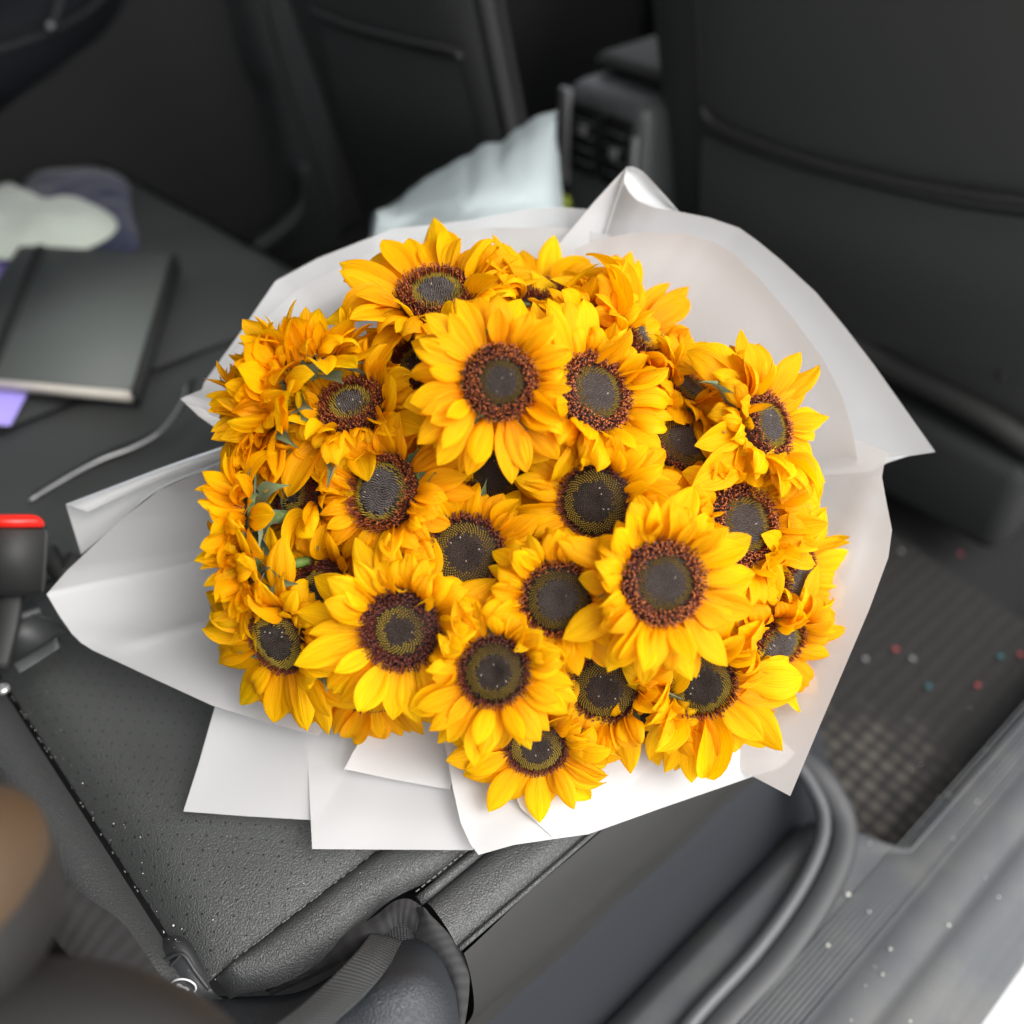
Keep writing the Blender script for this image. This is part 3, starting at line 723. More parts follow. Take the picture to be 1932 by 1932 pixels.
dr = empty('far_rear_door', (0, 0, 0), car=True); tag(dr, 'dark inner panel of the far rear door with armrest and small bright handle', 'car door')
box('door_panel', (-.5, 1.96, -.36), (2.4, 2.04, .44), M['plastic_dark'], dr, .02)
patch('armrest', [[(.2, 1.955, .29), (.45, 1.95, .29), (.66, 1.955, .31), (.86, 1.958, .36)], [(.2, 1.88, .26), (.45, 1.87, .26), (.66, 1.88, .28), (.82, 1.94, .32)],
                  [(.2, 1.89, .16), (.45, 1.88, .16), (.62, 1.89, .18), (.79, 1.945, .24)], [(.2, 1.957, .06), (.45, 1.957, .08), (.58, 1.957, .13), (.74, 1.958, .19)]], 20, 40, M['plastic_blue'], dr)
tube('armrest_seam', [(.2, 1.878, .225), (.45, 1.868, .225), (.66, 1.878, .245), (.80, 1.935, .29)], .006, M['plastic'], dr, n=20)
DP = Vector((0, 1, 0))
def on_door(x, y, l_):
    r = CI3 @ ray(x, y); c0 = CARINV @ CP; return c0 + r * ((l_ - c0.y) / r.y)
ellipsoid('door_handle', on_door(95, 50, 1.86), .007, .007, .007, M['silver'], dr, nu=16, nv=10)
tube('handle_bar', [on_door(92, 60, 1.87), on_door(108, 20, 1.87), on_door(125, -40, 1.87)], .009, M['plastic'], dr, n=10)
pl = empty('door_pillar', (1.06, 1.94, -.36), car=True); tag(pl, 'dark trim pillar between the far door and the far front seat', 'pillar')
patch('pillar_trim', [[(-.03, .02, 0), (-.03, .02, .35), (-.06, .02, .5), (-.10, .02, 1.1)], [(.02, -.02, 0), (.02, -.02, .35), (.0, -.02, .5), (-.02, -.02, 1.1)], [(.12, -.015, 0), (.12, -.015, .35), (.12, -.015, .5), (.10, -.015, 1.1)]], 14, 30, M['plastic'], pl)
tube('sill_trim', [(-.30, -.03, .06), (-.15, -.035, .07), (.0, -.03, .12), (.03, -.03, .22)], .018, M['plastic'], pl, n=20)

# ------------------------------------------------------------------ wrapping papers
wrap = empty('bouquet_wrapping', P(985, 930, 1.06)); tag(wrap, 'white frosted wrapping paper folded in overlapping sheets around the sunflowers', 'wrapping paper')
WO = wrap.location
NECK = (985, 935, 1.05)


def sheet(outer, label=None, n=60, nr=18, reach=.62, creases=(), wob=.0013, seed=0, belly=.0, neck=NECK, edge_wave=.0, flat=None):
    pl3 = None
    if flat:
        A_ = Matrix([[q[0], q[1], 1] for q in flat]); pl3 = A_.inverted() @ Vector([1 / q[2] for q in flat])
    pts = polyline([Vector(p) for p in outer], n); nc = len(pts); vs = []
    for r in range(nr):
        s = (r / (nr - 1)) * reach
        for c, p in enumerate(pts):
            x = p.x + (neck[0] - p.x) * s; y = p.y + (neck[1] - p.y) * s
            d = p.z + (neck[2] - p.z) * (s ** .85)
            if pl3: d = 1 / (pl3[0] * x + pl3[1] * y + pl3[2]); d += .004 * math.sin(x * .011 + seed) * math.sin(y * .013 + seed * 2)
            d += belly * math.sin(min(1, s / .5) * math.pi)
            ang = math.atan2(p.y - neck[1], p.x - neck[0])
            d += wob * noise.noise(Vector((ang * 5.0, s * 2.2, seed * 7.3))) * (1 + 1.5 * s)
            d += wob * .7 * noise.noise(Vector((x * .006, y * .006, seed * 3.1 + 9)))
            for (x0, y0, x1, y1, amp, wid) in creases:
                ex_, ey_ = x1 - x0, y1 - y0; L2 = ex_ * ex_ + ey_ * ey_
                tq = max(0, min(1, ((x - x0) * ex_ + (y - y0) * ey_) / L2))
                dd = math.hypot(x - x0 - ex_ * tq, y - y0 - ey_ * tq)
                d -= amp * math.exp(-(dd / wid)) * math.sin(math.pi * min(1, max(0.0, .08 + .84 * tq))) ** .5
            vs.append(P(x, y, d) - WO)
    o = mesh_obj('paper_sheet', vs, grid_faces(nr, nc), M['paper'], wrap)
    if label: o['label'] = label
    return o


def strip(A, B, label=None, n=40, m=6, bulge=0.0):
    a = spline([Vector(p) for p in A], n); b_ = spline([Vector(p) for p in B], n); vs = []
    for k in range(m):
        u = k / (m - 1)
        for i in range(n):
            q = a[i].lerp(b_[i], u); vs.append(P(q.x, q.y, q.z - bulge * math.sin(math.pi * u)) - WO)
    o = mesh_obj('paper_sheet', vs, grid_faces(m, n), M['paper'], wrap)
    if label: o['label'] = label
    return o

# back left outer sheet
sheet([(380, 740, .925), (385, 722, .925), (455, 625, .93), (520, 530, .935), (600, 487, .94), (740, 432, .945), (820, 423, .95), (900, 413, .95), (1000, 394, .95), (1060, 391, .95), (1125, 396, .95), (1180, 420, .95)], seed=1)
# inner left sheet with its crease
sheet([(450, 860, .868), (410, 810, .872), (375, 785, .876), (340, 752, .880), (380, 735, .885), (450, 655, .89), (520, 583, .895), (560, 548, .90), (640, 505, .905), (705, 474, .91), (830, 443, .915), (920, 430, .92), (1090, 430, .925), (1180, 450, .925)],
      seed=2, creases=((540, 618, 720, 520, .012, 14),))
# upper right big sheet, tip rolled
A1 = [(1020, 500, .93), (1055, 460, .915), (1120, 382, .905), (1165, 333, .90), (1181, 316, .898)]
Ac = [(1178, 322, .8975), (1178, 345, .8965), (1187, 362, .896), (1202, 378, .8955), (1235, 392, .895), (1280, 399, .8955)]
sheet(A1 + Ac + [(1340, 411, .897), (1395, 430, .90), (1430, 455, .90), (1475, 492, .90), (1540, 552, .90), (1595, 618, .90), (1650, 690, .895), (1708, 772, .885), (1765, 853, .88), (1715, 860, .88), (1675, 873, .88), (1640, 890, .885)],
      seed=3, n=90, wob=.0018)
strip([(1181, 315, .899)] + Ac[1:], [(1183, 315, .899), (1196, 315, .903), (1213, 324, .905), (1235, 347, .903), (1258, 372, .901), (1281, 399, .8965)], 'rolled tip of the upper right sheet', bulge=-.012)
# inner fold of the upper right sheet
sheet([(1085, 470, .895), (1130, 452, .893), (1200, 438, .890), (1290, 441, .886), (1345, 455, .884), (1385, 478, .882), (1430, 522, .88), (1500, 605, .878), (1555, 680, .874), (1590, 750, .87), (1612, 830, .866), (1620, 880, .866)],
      'inner fold of the upper right sheet', seed=4, n=70, wob=.0018)
# right sheet
sheet([(1540, 790, .852), (1570, 811, .85), (1625, 833, .848), (1677, 854, .846), (1668, 876, .850), (1664, 900, .852), (1672, 945, .853), (1683, 1000, .852), (1676, 1052, .848), (1640, 1150, .836), (1590, 1268, .822), (1540, 1385, .806), (1491, 1502, .79), (1415, 1462, .790), (1335, 1415, .795), (1310, 1395, .81)],
      seed=5, n=90, flat=((1677, 854, .85), (1491, 1502, .80), (1380, 1150, .905)), creases=((1640, 900, 1560, 1180, .006, 20), (1430, 1440, 1490, 1300, .003, 20)))
# bottom right translucent sheets
sheet([(1500, 1420, .838), (1478, 1446, .834), (1415, 1467, .826), (1250, 1524, .815), (1110, 1574, .800), (1045, 1583, .795), (970, 1594, .787), (903, 1613, .777), (887, 1592, .777), (869, 1552, .777), (855, 1490, .780), (836, 1385, .792), (830, 1330, .80)],
      seed=6, n=80, flat=((903, 1613, .775), (1415, 1467, .836), (840, 1400, .815)), creases=((1180, 1470, 920, 1600, .003, 16),))
sheet([(960, 1470, .790), (982, 1524, .783), (1045, 1581, .783), (1115, 1548, .790), (1190, 1480, .805), (1245, 1428, .815), (1290, 1400, .83)], 'translucent corner lying over the bottom right sheet', seed=7, n=60, reach=.5, flat=((903, 1613, .769), (1415, 1467, .829), (840, 1400, .809)))
# bottom middle
sheet([(900, 1560, .786), (893, 1604, .786), (740, 1603, .788), (589, 1602, .790), (584, 1500, .795), (577, 1375, .806), (575, 1330, .812)], seed=8, n=60, reach=.55, flat=((740, 1603, .788), (600, 1600, .79), (740, 1380, .848)), creases=((640, 1540, 860, 1560, .003, 30),))
sheet([(835, 1385, .815), (851, 1490, .786), (750, 1472, .788), (650, 1451, .790), (668, 1415, .802), (700, 1370, .818)], 'small inner corner on the bottom middle sheet', seed=9, n=50, reach=.4, wob=.001, flat=((750, 1472, .806), (650, 1451, .804), (750, 1300, .845)))
# bottom left
sheet([(640, 1400, .815), (600, 1547, .803), (584, 1547, .803), (465, 1540, .806), (346, 1531, .810), (375, 1440, .818), (405, 1335, .828), (420, 1290, .835)], seed=10, n=60, reach=.5, flat=((465, 1540, .808), (350, 1530, .81), (520, 1300, .872)))
# left lower sheet
sheet([(470, 850, .842), (430, 867, .842), (300, 925, .852), (232, 978, .860), (170, 1035, .868), (125, 1078, .875), (88, 1121, .880), (112, 1162, .876), (135, 1195, .872), (152, 1212, .868), (175, 1227, .864), (210, 1243, .858), (300, 1285, .842), (400, 1331, .826), (500, 1362, .815), (600, 1388, .812)],
      seed=11, n=90, wob=.0018, creases=((162, 1187, 255, 1212, .008, 11), (250, 1212, 430, 1160, .008, 16), (255, 1205, 330, 1130, .004, 22), (385, 1080, 440, 1010, .007, 16)))
strip([(124, 951, .890), (200, 922, .884), (310, 880, .874), (420, 842, .862)], [(166, 966, .882), (230, 936, .878), (330, 892, .868), (430, 860, .858)], 'narrow rolled edge strip of the left sheet', bulge=.006)
strip([(124, 951, .893), (200, 925, .888), (310, 885, .878), (440, 845, .868)], [(153, 1046, .90), (215, 995, .892), (300, 925, .880), (440, 866, .870)], 'blue shaded back of the left sheet', bulge=-.01)

# ------------------------------------------------------------------ sunflower pieces (shared meshes)
def petal_mesh(kind, seed):
    r = random.Random(seed); nv, nu = 11, 9
    wid = {'flat': .42, 'cup': .42, 'crumple': .47, 'back': .37}[kind] * r.uniform(.85, 1.15)
    wt = [(0, .26), (.08, .42), (.22, .74), (.42, .98), (.6, 1.0), (.76, .82), (.88, .52), (.96, .22), (1, .02)]
    sh = r.uniform(-.06, .06)
    def wfun(v_):
        v_ = min(1, max(0, v_ + sh * math.sin(math.pi * v_)))
        for (a, x), (b__, y) in zip(wt, wt[1:]):
            if v_ <= b__:
                q = (v_ - a) / (b__ - a); return x + (y - x) * q
        return .02
    if kind == 'flat': th0, k1, k2, tw = r.uniform(-.05, .25), r.uniform(-.7, -.1), r.uniform(-.3, .5), r.uniform(-.35, .35)
    elif kind == 'cup': th0, k1, k2, tw = r.uniform(-.1, .2), r.uniform(-.2, .5), r.uniform(-1.5, -.5), r.uniform(-.6, .6)
    elif kind == 'back': th0, k1, k2, tw = r.uniform(-.2, .1), r.uniform(.1, .6), r.uniform(.0, .5), r.uniform(-.3, .3)
    else: th0, k1, k2, tw = r.uniform(-.3, .4), r.uniform(-.6, 1.6), r.uniform(-3.2, -.8), r.uniform(-1.6, 1.6)
    cup = r.uniform(-.5, .6) if kind != 'crumple' else r.uniform(-1.0, 1.3)
    pl_ = r.uniform(.018, .036); ph = r.uniform(0, 6.28); wv = r.uniform(.01, .035) * (2.2 if kind == 'crumple' else 1)
    fr_ = r.uniform(4, 9); bend = r.uniform(-.25, .25); nseed = r.uniform(0, 50)
    y = z = x = 0.0; vs = []; uv = []; prev = 0
    for i in range(nv):
        v_ = i / (nv - 1); v_ = v_ ** .95; dv = v_ - prev; prev = v_
        th = th0 + k1 * v_ + k2 * v_ * v_
        y += math.cos(th) * dv; z += math.sin(th) * dv; x += bend * dv * v_
        hw = wid * .5 * wfun(v_); ta = tw * v_ ** 1.5
        for k in range(nu):
            u = (k / (nu - 1)) * 2 - 1
            prof_ = pl_ * math.cos(u * 3.0 * math.pi) * math.sin(math.pi * min(1, v_ * 1.05 + .02)) ** .5
            if kind == 'crumple': prof_ += .03 * noise.noise(Vector((u * 1.7, v_ * 3.5, nseed)))
            lat = hw * u; hgt = cup * hw * u * u + prof_ + wv * math.sin(v_ * fr_ + ph + (1.5 if u > 0 else 0)) * abs(u) ** 2 * math.sin(math.pi * v_)
            lx = lat * math.cos(ta) - hgt * math.sin(ta); lz = lat * math.sin(ta) + hgt * math.cos(ta)
            vs.append((x + lx, y - math.sin(th) * lz, z + math.cos(th) * lz)); uv.append((k / (nu - 1), v_))
    me = bpy.data.meshes.new('petal'); me.from_pydata(vs, [], grid_faces(nv, nu)); me.materials.append(M['petal'])
    ul = me.uv_layers.new(name='UVMap')
    for lp in me.loops: ul.data[lp.index].uv = uv[lp.vertex_index]
    me.polygons.foreach_set('use_smooth', [True] * len(me.polygons)); return me

PET = {k: [petal_mesh(k, 100 * j + i) for i in range(n_)] for j, (k, n_) in enumerate([('flat', 16), ('cup', 14), ('crumple', 24), ('back', 8)])}


def bract_mesh(seed):
    r = random.Random(seed); nv, nu = 9, 7; vs = []
    cv_ = r.uniform(.2, .9); tipc = r.uniform(-1.6, -.3); y = z = 0; prev = 0
    wt = [.55, .82, 1.0, .98, .80, .50, .26, .12, .02]
    for i in range(nv):
        v_ = i / (nv - 1); dv = v_ - prev; prev = v_; th = .2 + cv_ * v_ + tipc * v_ * v_
        y += math.cos(th) * dv; z += math.sin(th) * dv
        for k in range(nu):
            u = k / (nu - 1) * 2 - 1; hw = .30 * wt[i]
            vs.append((hw * u, y, z + .45 * hw * u * u - .02 * math.exp(-(u * 6) ** 2) + .012 * noise.noise(Vector((u * 3, v_ * 4, seed)))))
    me = bpy.data.meshes.new('bract'); me.from_pydata(vs, [], grid_faces(nv, nu)); me.materials.append(M['bract'])
    me.polygons.foreach_set('use_smooth', [True] * len(me.polygons)); return me

BR = [bract_mesh(i) for i in range(8)]
DR = .0270      # disc radius in metres of the shared meshes


def dome(rr, dip): return DR * (.30 * (1 - rr * rr) - dip * math.exp(-(rr / .28) ** 2))


def disc_meshes(z1, z2, dark, seed, dip=.10, N=820):
    """base cushion + three rings of florets laid out on the golden spiral"""
    r = random.Random(seed)
    nr_, na_ = 14, 48; vs = [(0, 0, dome(0, dip) - .0006)]; fs = []
    for i in range(1, nr_ + 1):
        q = i / nr_
        for k in range(na_):
            a = 2 * math.pi * k / na_; vs.append((DR * q * math.cos(a), DR * q * math.sin(a), dome(q, dip) - .0006 - (.004 if i == nr_ else 0)))
    for k in range(na_): fs.append((0, 1 + k, 1 + (k + 1) % na_))
    for i in range(nr_ - 1):
        for k in range(na_): fs.append((1 + i * na_ + k, 1 + (i + 1) * na_ + k, 1 + (i + 1) * na_ + (k + 1) % na_, 1 + i * na_ + (k + 1) % na_))
    base = bpy.data.meshes.new('seed_disc'); base.from_pydata(vs, [], fs); base.materials.append(M['discbase']); base.polygons.foreach_set('use_smooth', [True] * len(fs))
    out = []
    for ring_ in ('bud', 'olive', 'open'):
        vs = []; fs = []; fm = []
        for i in range(N):
            q = math.sqrt((i + .5) / N); a = i * 2.399963
            jz = z1 + r.uniform(-.07, .07); jz2 = z2 + r.uniform(-.05, .05)
            kind = 'bud' if q < jz else ('olive' if q < jz2 else 'open')
            if kind != ring_: continue
            c = Vector((DR * q * math.cos(a) * 1.02, DR * q * math.sin(a) * 1.02, dome(q, dip)))
            er = Vector((math.cos(a), math.sin(a), 0)); et = Vector((-math.sin(a), math.cos(a), 0)); k = len(vs)
            if kind == 'bud':
                s_ = DR * .036; h = DR * .045
                vs += [c + er * s_ - Vector((0, 0, h * .6)), c + et * s_ * .8 - Vector((0, 0, h * .6)), c - er * s_ - Vector((0, 0, h * .6)), c - et * s_ * .8 - Vector((0, 0, h * .6)), c + Vector((0, 0, h))]
                fs += [(k, k + 1, k + 4), (k + 1, k + 2, k + 4), (k + 2, k + 3, k + 4), (k + 3, k, k + 4)]; fm += [1 if r.random() < .009 else 0] * 4
            elif kind == 'olive':
                s_ = DR * .030; h = DR * r.uniform(.07, .11); lean = er * h * .15
                vs += [c + er * s_ - Vector((0, 0, h * .3)), c + et * s_ * .7 - Vector((0, 0, h * .3)), c - er * s_ - Vector((0, 0, h * .3)), c - et * s_ * .7 - Vector((0, 0, h * .3)), c + lean + Vector((0, 0, h))]
                fs += [(k, k + 1, k + 4), (k + 1, k + 2, k + 4), (k + 2, k + 3, k + 4), (k + 3, k, k + 4)]; fm += [0] * 4
            else:
                h = DR * r.uniform(.10, .20); lean = (er * r.uniform(.1, 1.0) + et * r.uniform(-.4, .4)) * (q - .3)
                t_ = c + Vector((0, 0, h)) + lean * h * 1.2
                for w_ in range(3):
                    a2 = r.uniform(0, 6.28); dv_ = Vector((math.cos(a2), math.sin(a2), 0)); sp = dv_ * DR * .05 + Vector((0, 0, DR * r.uniform(.0, .05)))
                    sd2 = Vector((-math.sin(a2), math.cos(a2), 0)) * DR * .021; k = len(vs)
                    vs += [c - sd2 - Vector((0, 0, h * .2)), c + sd2 - Vector((0, 0, h * .2)), t_ + sd2 * .6, t_ - sd2 * .6, t_ + sp]
                    fs += [(k, k + 1, k + 2, k + 3), (k + 3, k + 2, k + 4)]; m_ = 1 if r.random() < .36 else 0; fm += [m_, m_ if r.random() < .6 else 1 - m_]
        me = bpy.data.meshes.new('florets_' + ring_); me.from_pydata([tuple(v_) for v_ in vs], [], fs)
        if ring_ == 'bud': me.materials.append(M['bud_dark'] if dark else M['bud']); me.materials.append(M['pollen'])
        elif ring_ == 'olive': me.materials.append(M['olive'])
        else: me.materials.append(M['maroon']); me.materials.append(M['rust'] if not dark else M['maroon'])
        if fm: me.polygons.foreach_set('material_index', fm)
        out.append(me)
    return base, out

DISC = {'open': disc_meshes(.47, .65, False, 1, .12), 'mid': disc_meshes(.54, .82, False, 2, .14), 'dark': disc_meshes(.56, .86, True, 3, .12), 'wide': disc_meshes(.36, .60, True, 4, .08),
        'open2': disc_meshes(.40, .60, False, 5, .06), 'dark2': disc_meshes(.48, .80, True, 6, .16), 'mid2': disc_meshes(.62, .78, False, 7, .10)}

# flower table: x, y, depth, tilt direction (deg, 0 = right, 90 = up), tilt, disc radius px, disc kind, petal length px, label
FL = [
 (825, 562, .800, 93, 50, 70, 'open', 128, 'topmost wide open sunflower whose disc looks up, above the big central bloom', {}),
 (1012, 548, .835, 80, 74, 55, 'open', 118, 'sunflower cupped upwards at the top edge, right of the topmost wide bloom', {}),
 (1205, 640, .825, 38, 68, 62, 'open', 138, 'sunflower fanned out towards the upper right sheet with two upright petals', {}),
 (942, 722, .700, 20, 14, 68, 'open', 112, 'big central bloom facing out with broad petals and a grey hearted disc', {'free': (70, 300)}),
 (1122, 742, .745, 30, 38, 70, 'open', 118, 'bloom turned right with a wide maroon ring, just right of the central bloom', {}),
 (1290, 835, .790, 45, 38, 58, 'mid', 105, 'half hidden disc between the maroon ringed bloom and the large right edge bloom', {}),
 (1446, 805, .775, 18, 58, 64, 'open', 135, 'large bloom at the upper right edge with long petals pointing at the paper', {}),
 (1400, 990, .770, 8, 42, 74, 'open', 135, 'large bloom at the right edge below the one with long petals, maroon fringe', {}),
 (1250, 1100, .695, 0, 20, 76, 'open', 115, 'biggest fully open bloom on the lower right with layered petals all around', {'free': (285, 400)}),
 (1122, 946, .745, 190, 14, 66, 'dark', 95, 'dark round disc with short curled petals above the biggest lower right bloom', {}),
 (1052, 1130, .715, 270, 8, 64, 'mid', 98, 'round disc with olive rim left of the biggest lower right bloom', {}),
 (878, 1045, .745, 115, 14, 69, 'dark', 95, 'very dark disc ringed by tightly curled petals near the middle of the bouquet', {}),
 (726, 930, .750, 160, 36, 68, 'mid', 100, 'bloom turned left beside the dark middle disc, below the grey half disc', {}),
 (664, 768, .775, 112, 42, 62, 'open', 118, 'bloom with a grey half disc looking up, lower left of the topmost bloom', {}),
 (790, 688, .805, 120, 38, 52, 'wide', 105, 'small disc tucked behind the upper left petals of the central bloom', {}),
 (562, 925, .797, 175, 55, 64, 'wide', 108, 'narrow disc facing left beside the green sepals of the left edge', {}),
 (935, 893, .790, 0, 10, 54, 'dark', 100, 'dark disc mostly covered by the drooping petals of the central bloom', {}),
 (757, 1188, .715, 215, 14, 68, 'wide', 128, 'large lower left bloom with a wide maroon ring and long drooping petals', {'free': (170, 330)}),
 (527, 1207, .760, 212, 46, 62, 'dark', 128, 'bloom at the lower left corner with its narrow disc turned outward', {'free': (150, 320)}),
 (932, 1266, .705, 270, 8, 63, 'dark', 104, 'lowest fully visible round disc, dark with a thin rust fringe', {'free': (200, 345)}),
 (1140, 1300, .770, 250, 22, 62, 'dark', 112, 'dark disc half covered by petals, right of the lowest round disc', {}),
 (1322, 1288, .772, 300, 28, 62, 'dark', 130, 'bloom with broad orange petals and only a sliver of disc, lower right edge', {'free': (230, 400)}),
 (1012, 1410, .769, 268, 34, 54, 'dark', 108, 'lowest bloom of all with its petals pointing down over the white paper', {'free': (180, 360)}),
 (612, 1110, .785, 190, 40, 55, 'wide', 105, 'disc sliver between the lower left corner bloom and the large drooping bloom', {}),
 (583, 672, .785, 100, 90, 52, 'mid', 108, 'upright sunflower bud like head at the upper left with green sepals at its foot', {'sepals': True}),
 (522, 748, .782, 170, 88, 54, 'mid', 122, 'side view sunflower spreading left, above the gap in the paper', {'sepals': True}),
 (500, 815, .80, 205, 84, 50, 'mid', 112, 'ragged side view sunflower at the far left, its lowest petals curled down', {'sepals': True}),
 (450, 975, .774, 180, 86, 54, 'wide', 100, 'side view sunflower at the left edge with green sepals on its right', {'sepals': True}),
 (460, 1088, .776, 195, 88, 54, 'wide', 100, 'side view sunflower at the left edge between the sepals and the corner bloom', {'sepals': True}),
 (1500, 1095, .812, 350, 66, 58, 'mid', 108, 'side view sunflower at the right edge with spiky petals, below the maroon fringed bloom', {}),
 (1462, 1215, .795, 318, 58, 58, 'mid', 118, 'twisted sunflower at the lower right edge with thin drooping petals', {}),
 (690, 1292, .785, 258, 48, 58, 'dark', 112, 'sunflower hidden behind the large drooping bloom, only its lower petals showing', {}),
 (570, 838, .800, 140, 58, 50, 'mid', 98, 'crumpled sunflower head below the grey half disc with its face hidden', {'crumple': True}),
 (1300, 735, .815, 50, 70, 52, 'mid', 108, 'sunflower filling the gap behind the maroon ringed bloom, petals to the upper right', {'crumple': True}),
 (822, 852, .785, 60, 12, 36, 'dark', 105, 'crowded sunflower head in the gap between the central bloom and the dark middle disc', {'crumple': True, 'hide': True}),
 (1215, 1350, .795, 265, 55, 50, 'dark', 105, 'sunflower between the half covered disc and the orange petalled bloom, petals down', {}),
 (640, 1020, .800, 170, 30, 36, 'dark', 100, 'crowded head of curled petals below the left turned bloom', {'crumple': True, 'hide': True}),
 (1062, 838, .800, 60, 10, 36, 'dark', 108, 'crowded head of petals in the gap above the dark disc with short curled petals', {'crumple': True, 'hide': True}),
 (1130, 620, .805, 70, 50, 40, 'mid', 112, 'tall petalled sunflower rising behind the maroon ringed bloom', {'hide': True}),
]


def local_frame(x, y, dirdeg, tilt):
    v_ = (-ray(x, y)).normalized()
    r_ = RT - v_ * RT.dot(v_); r_.normalize(); u_ = v_.cross(r_)
    a = math.radians(dirdeg); t_ = math.radians(tilt)
    n_ = (v_ * math.cos(t_) + (r_ * math.cos(a) + u_ * math.sin(a)) * math.sin(t_)).normalized()
    e1 = (r_ - n_ * r_.dot(n_)).normalized(); e2 = n_.cross(e1)
    return n_, e1, e2, r_, u_

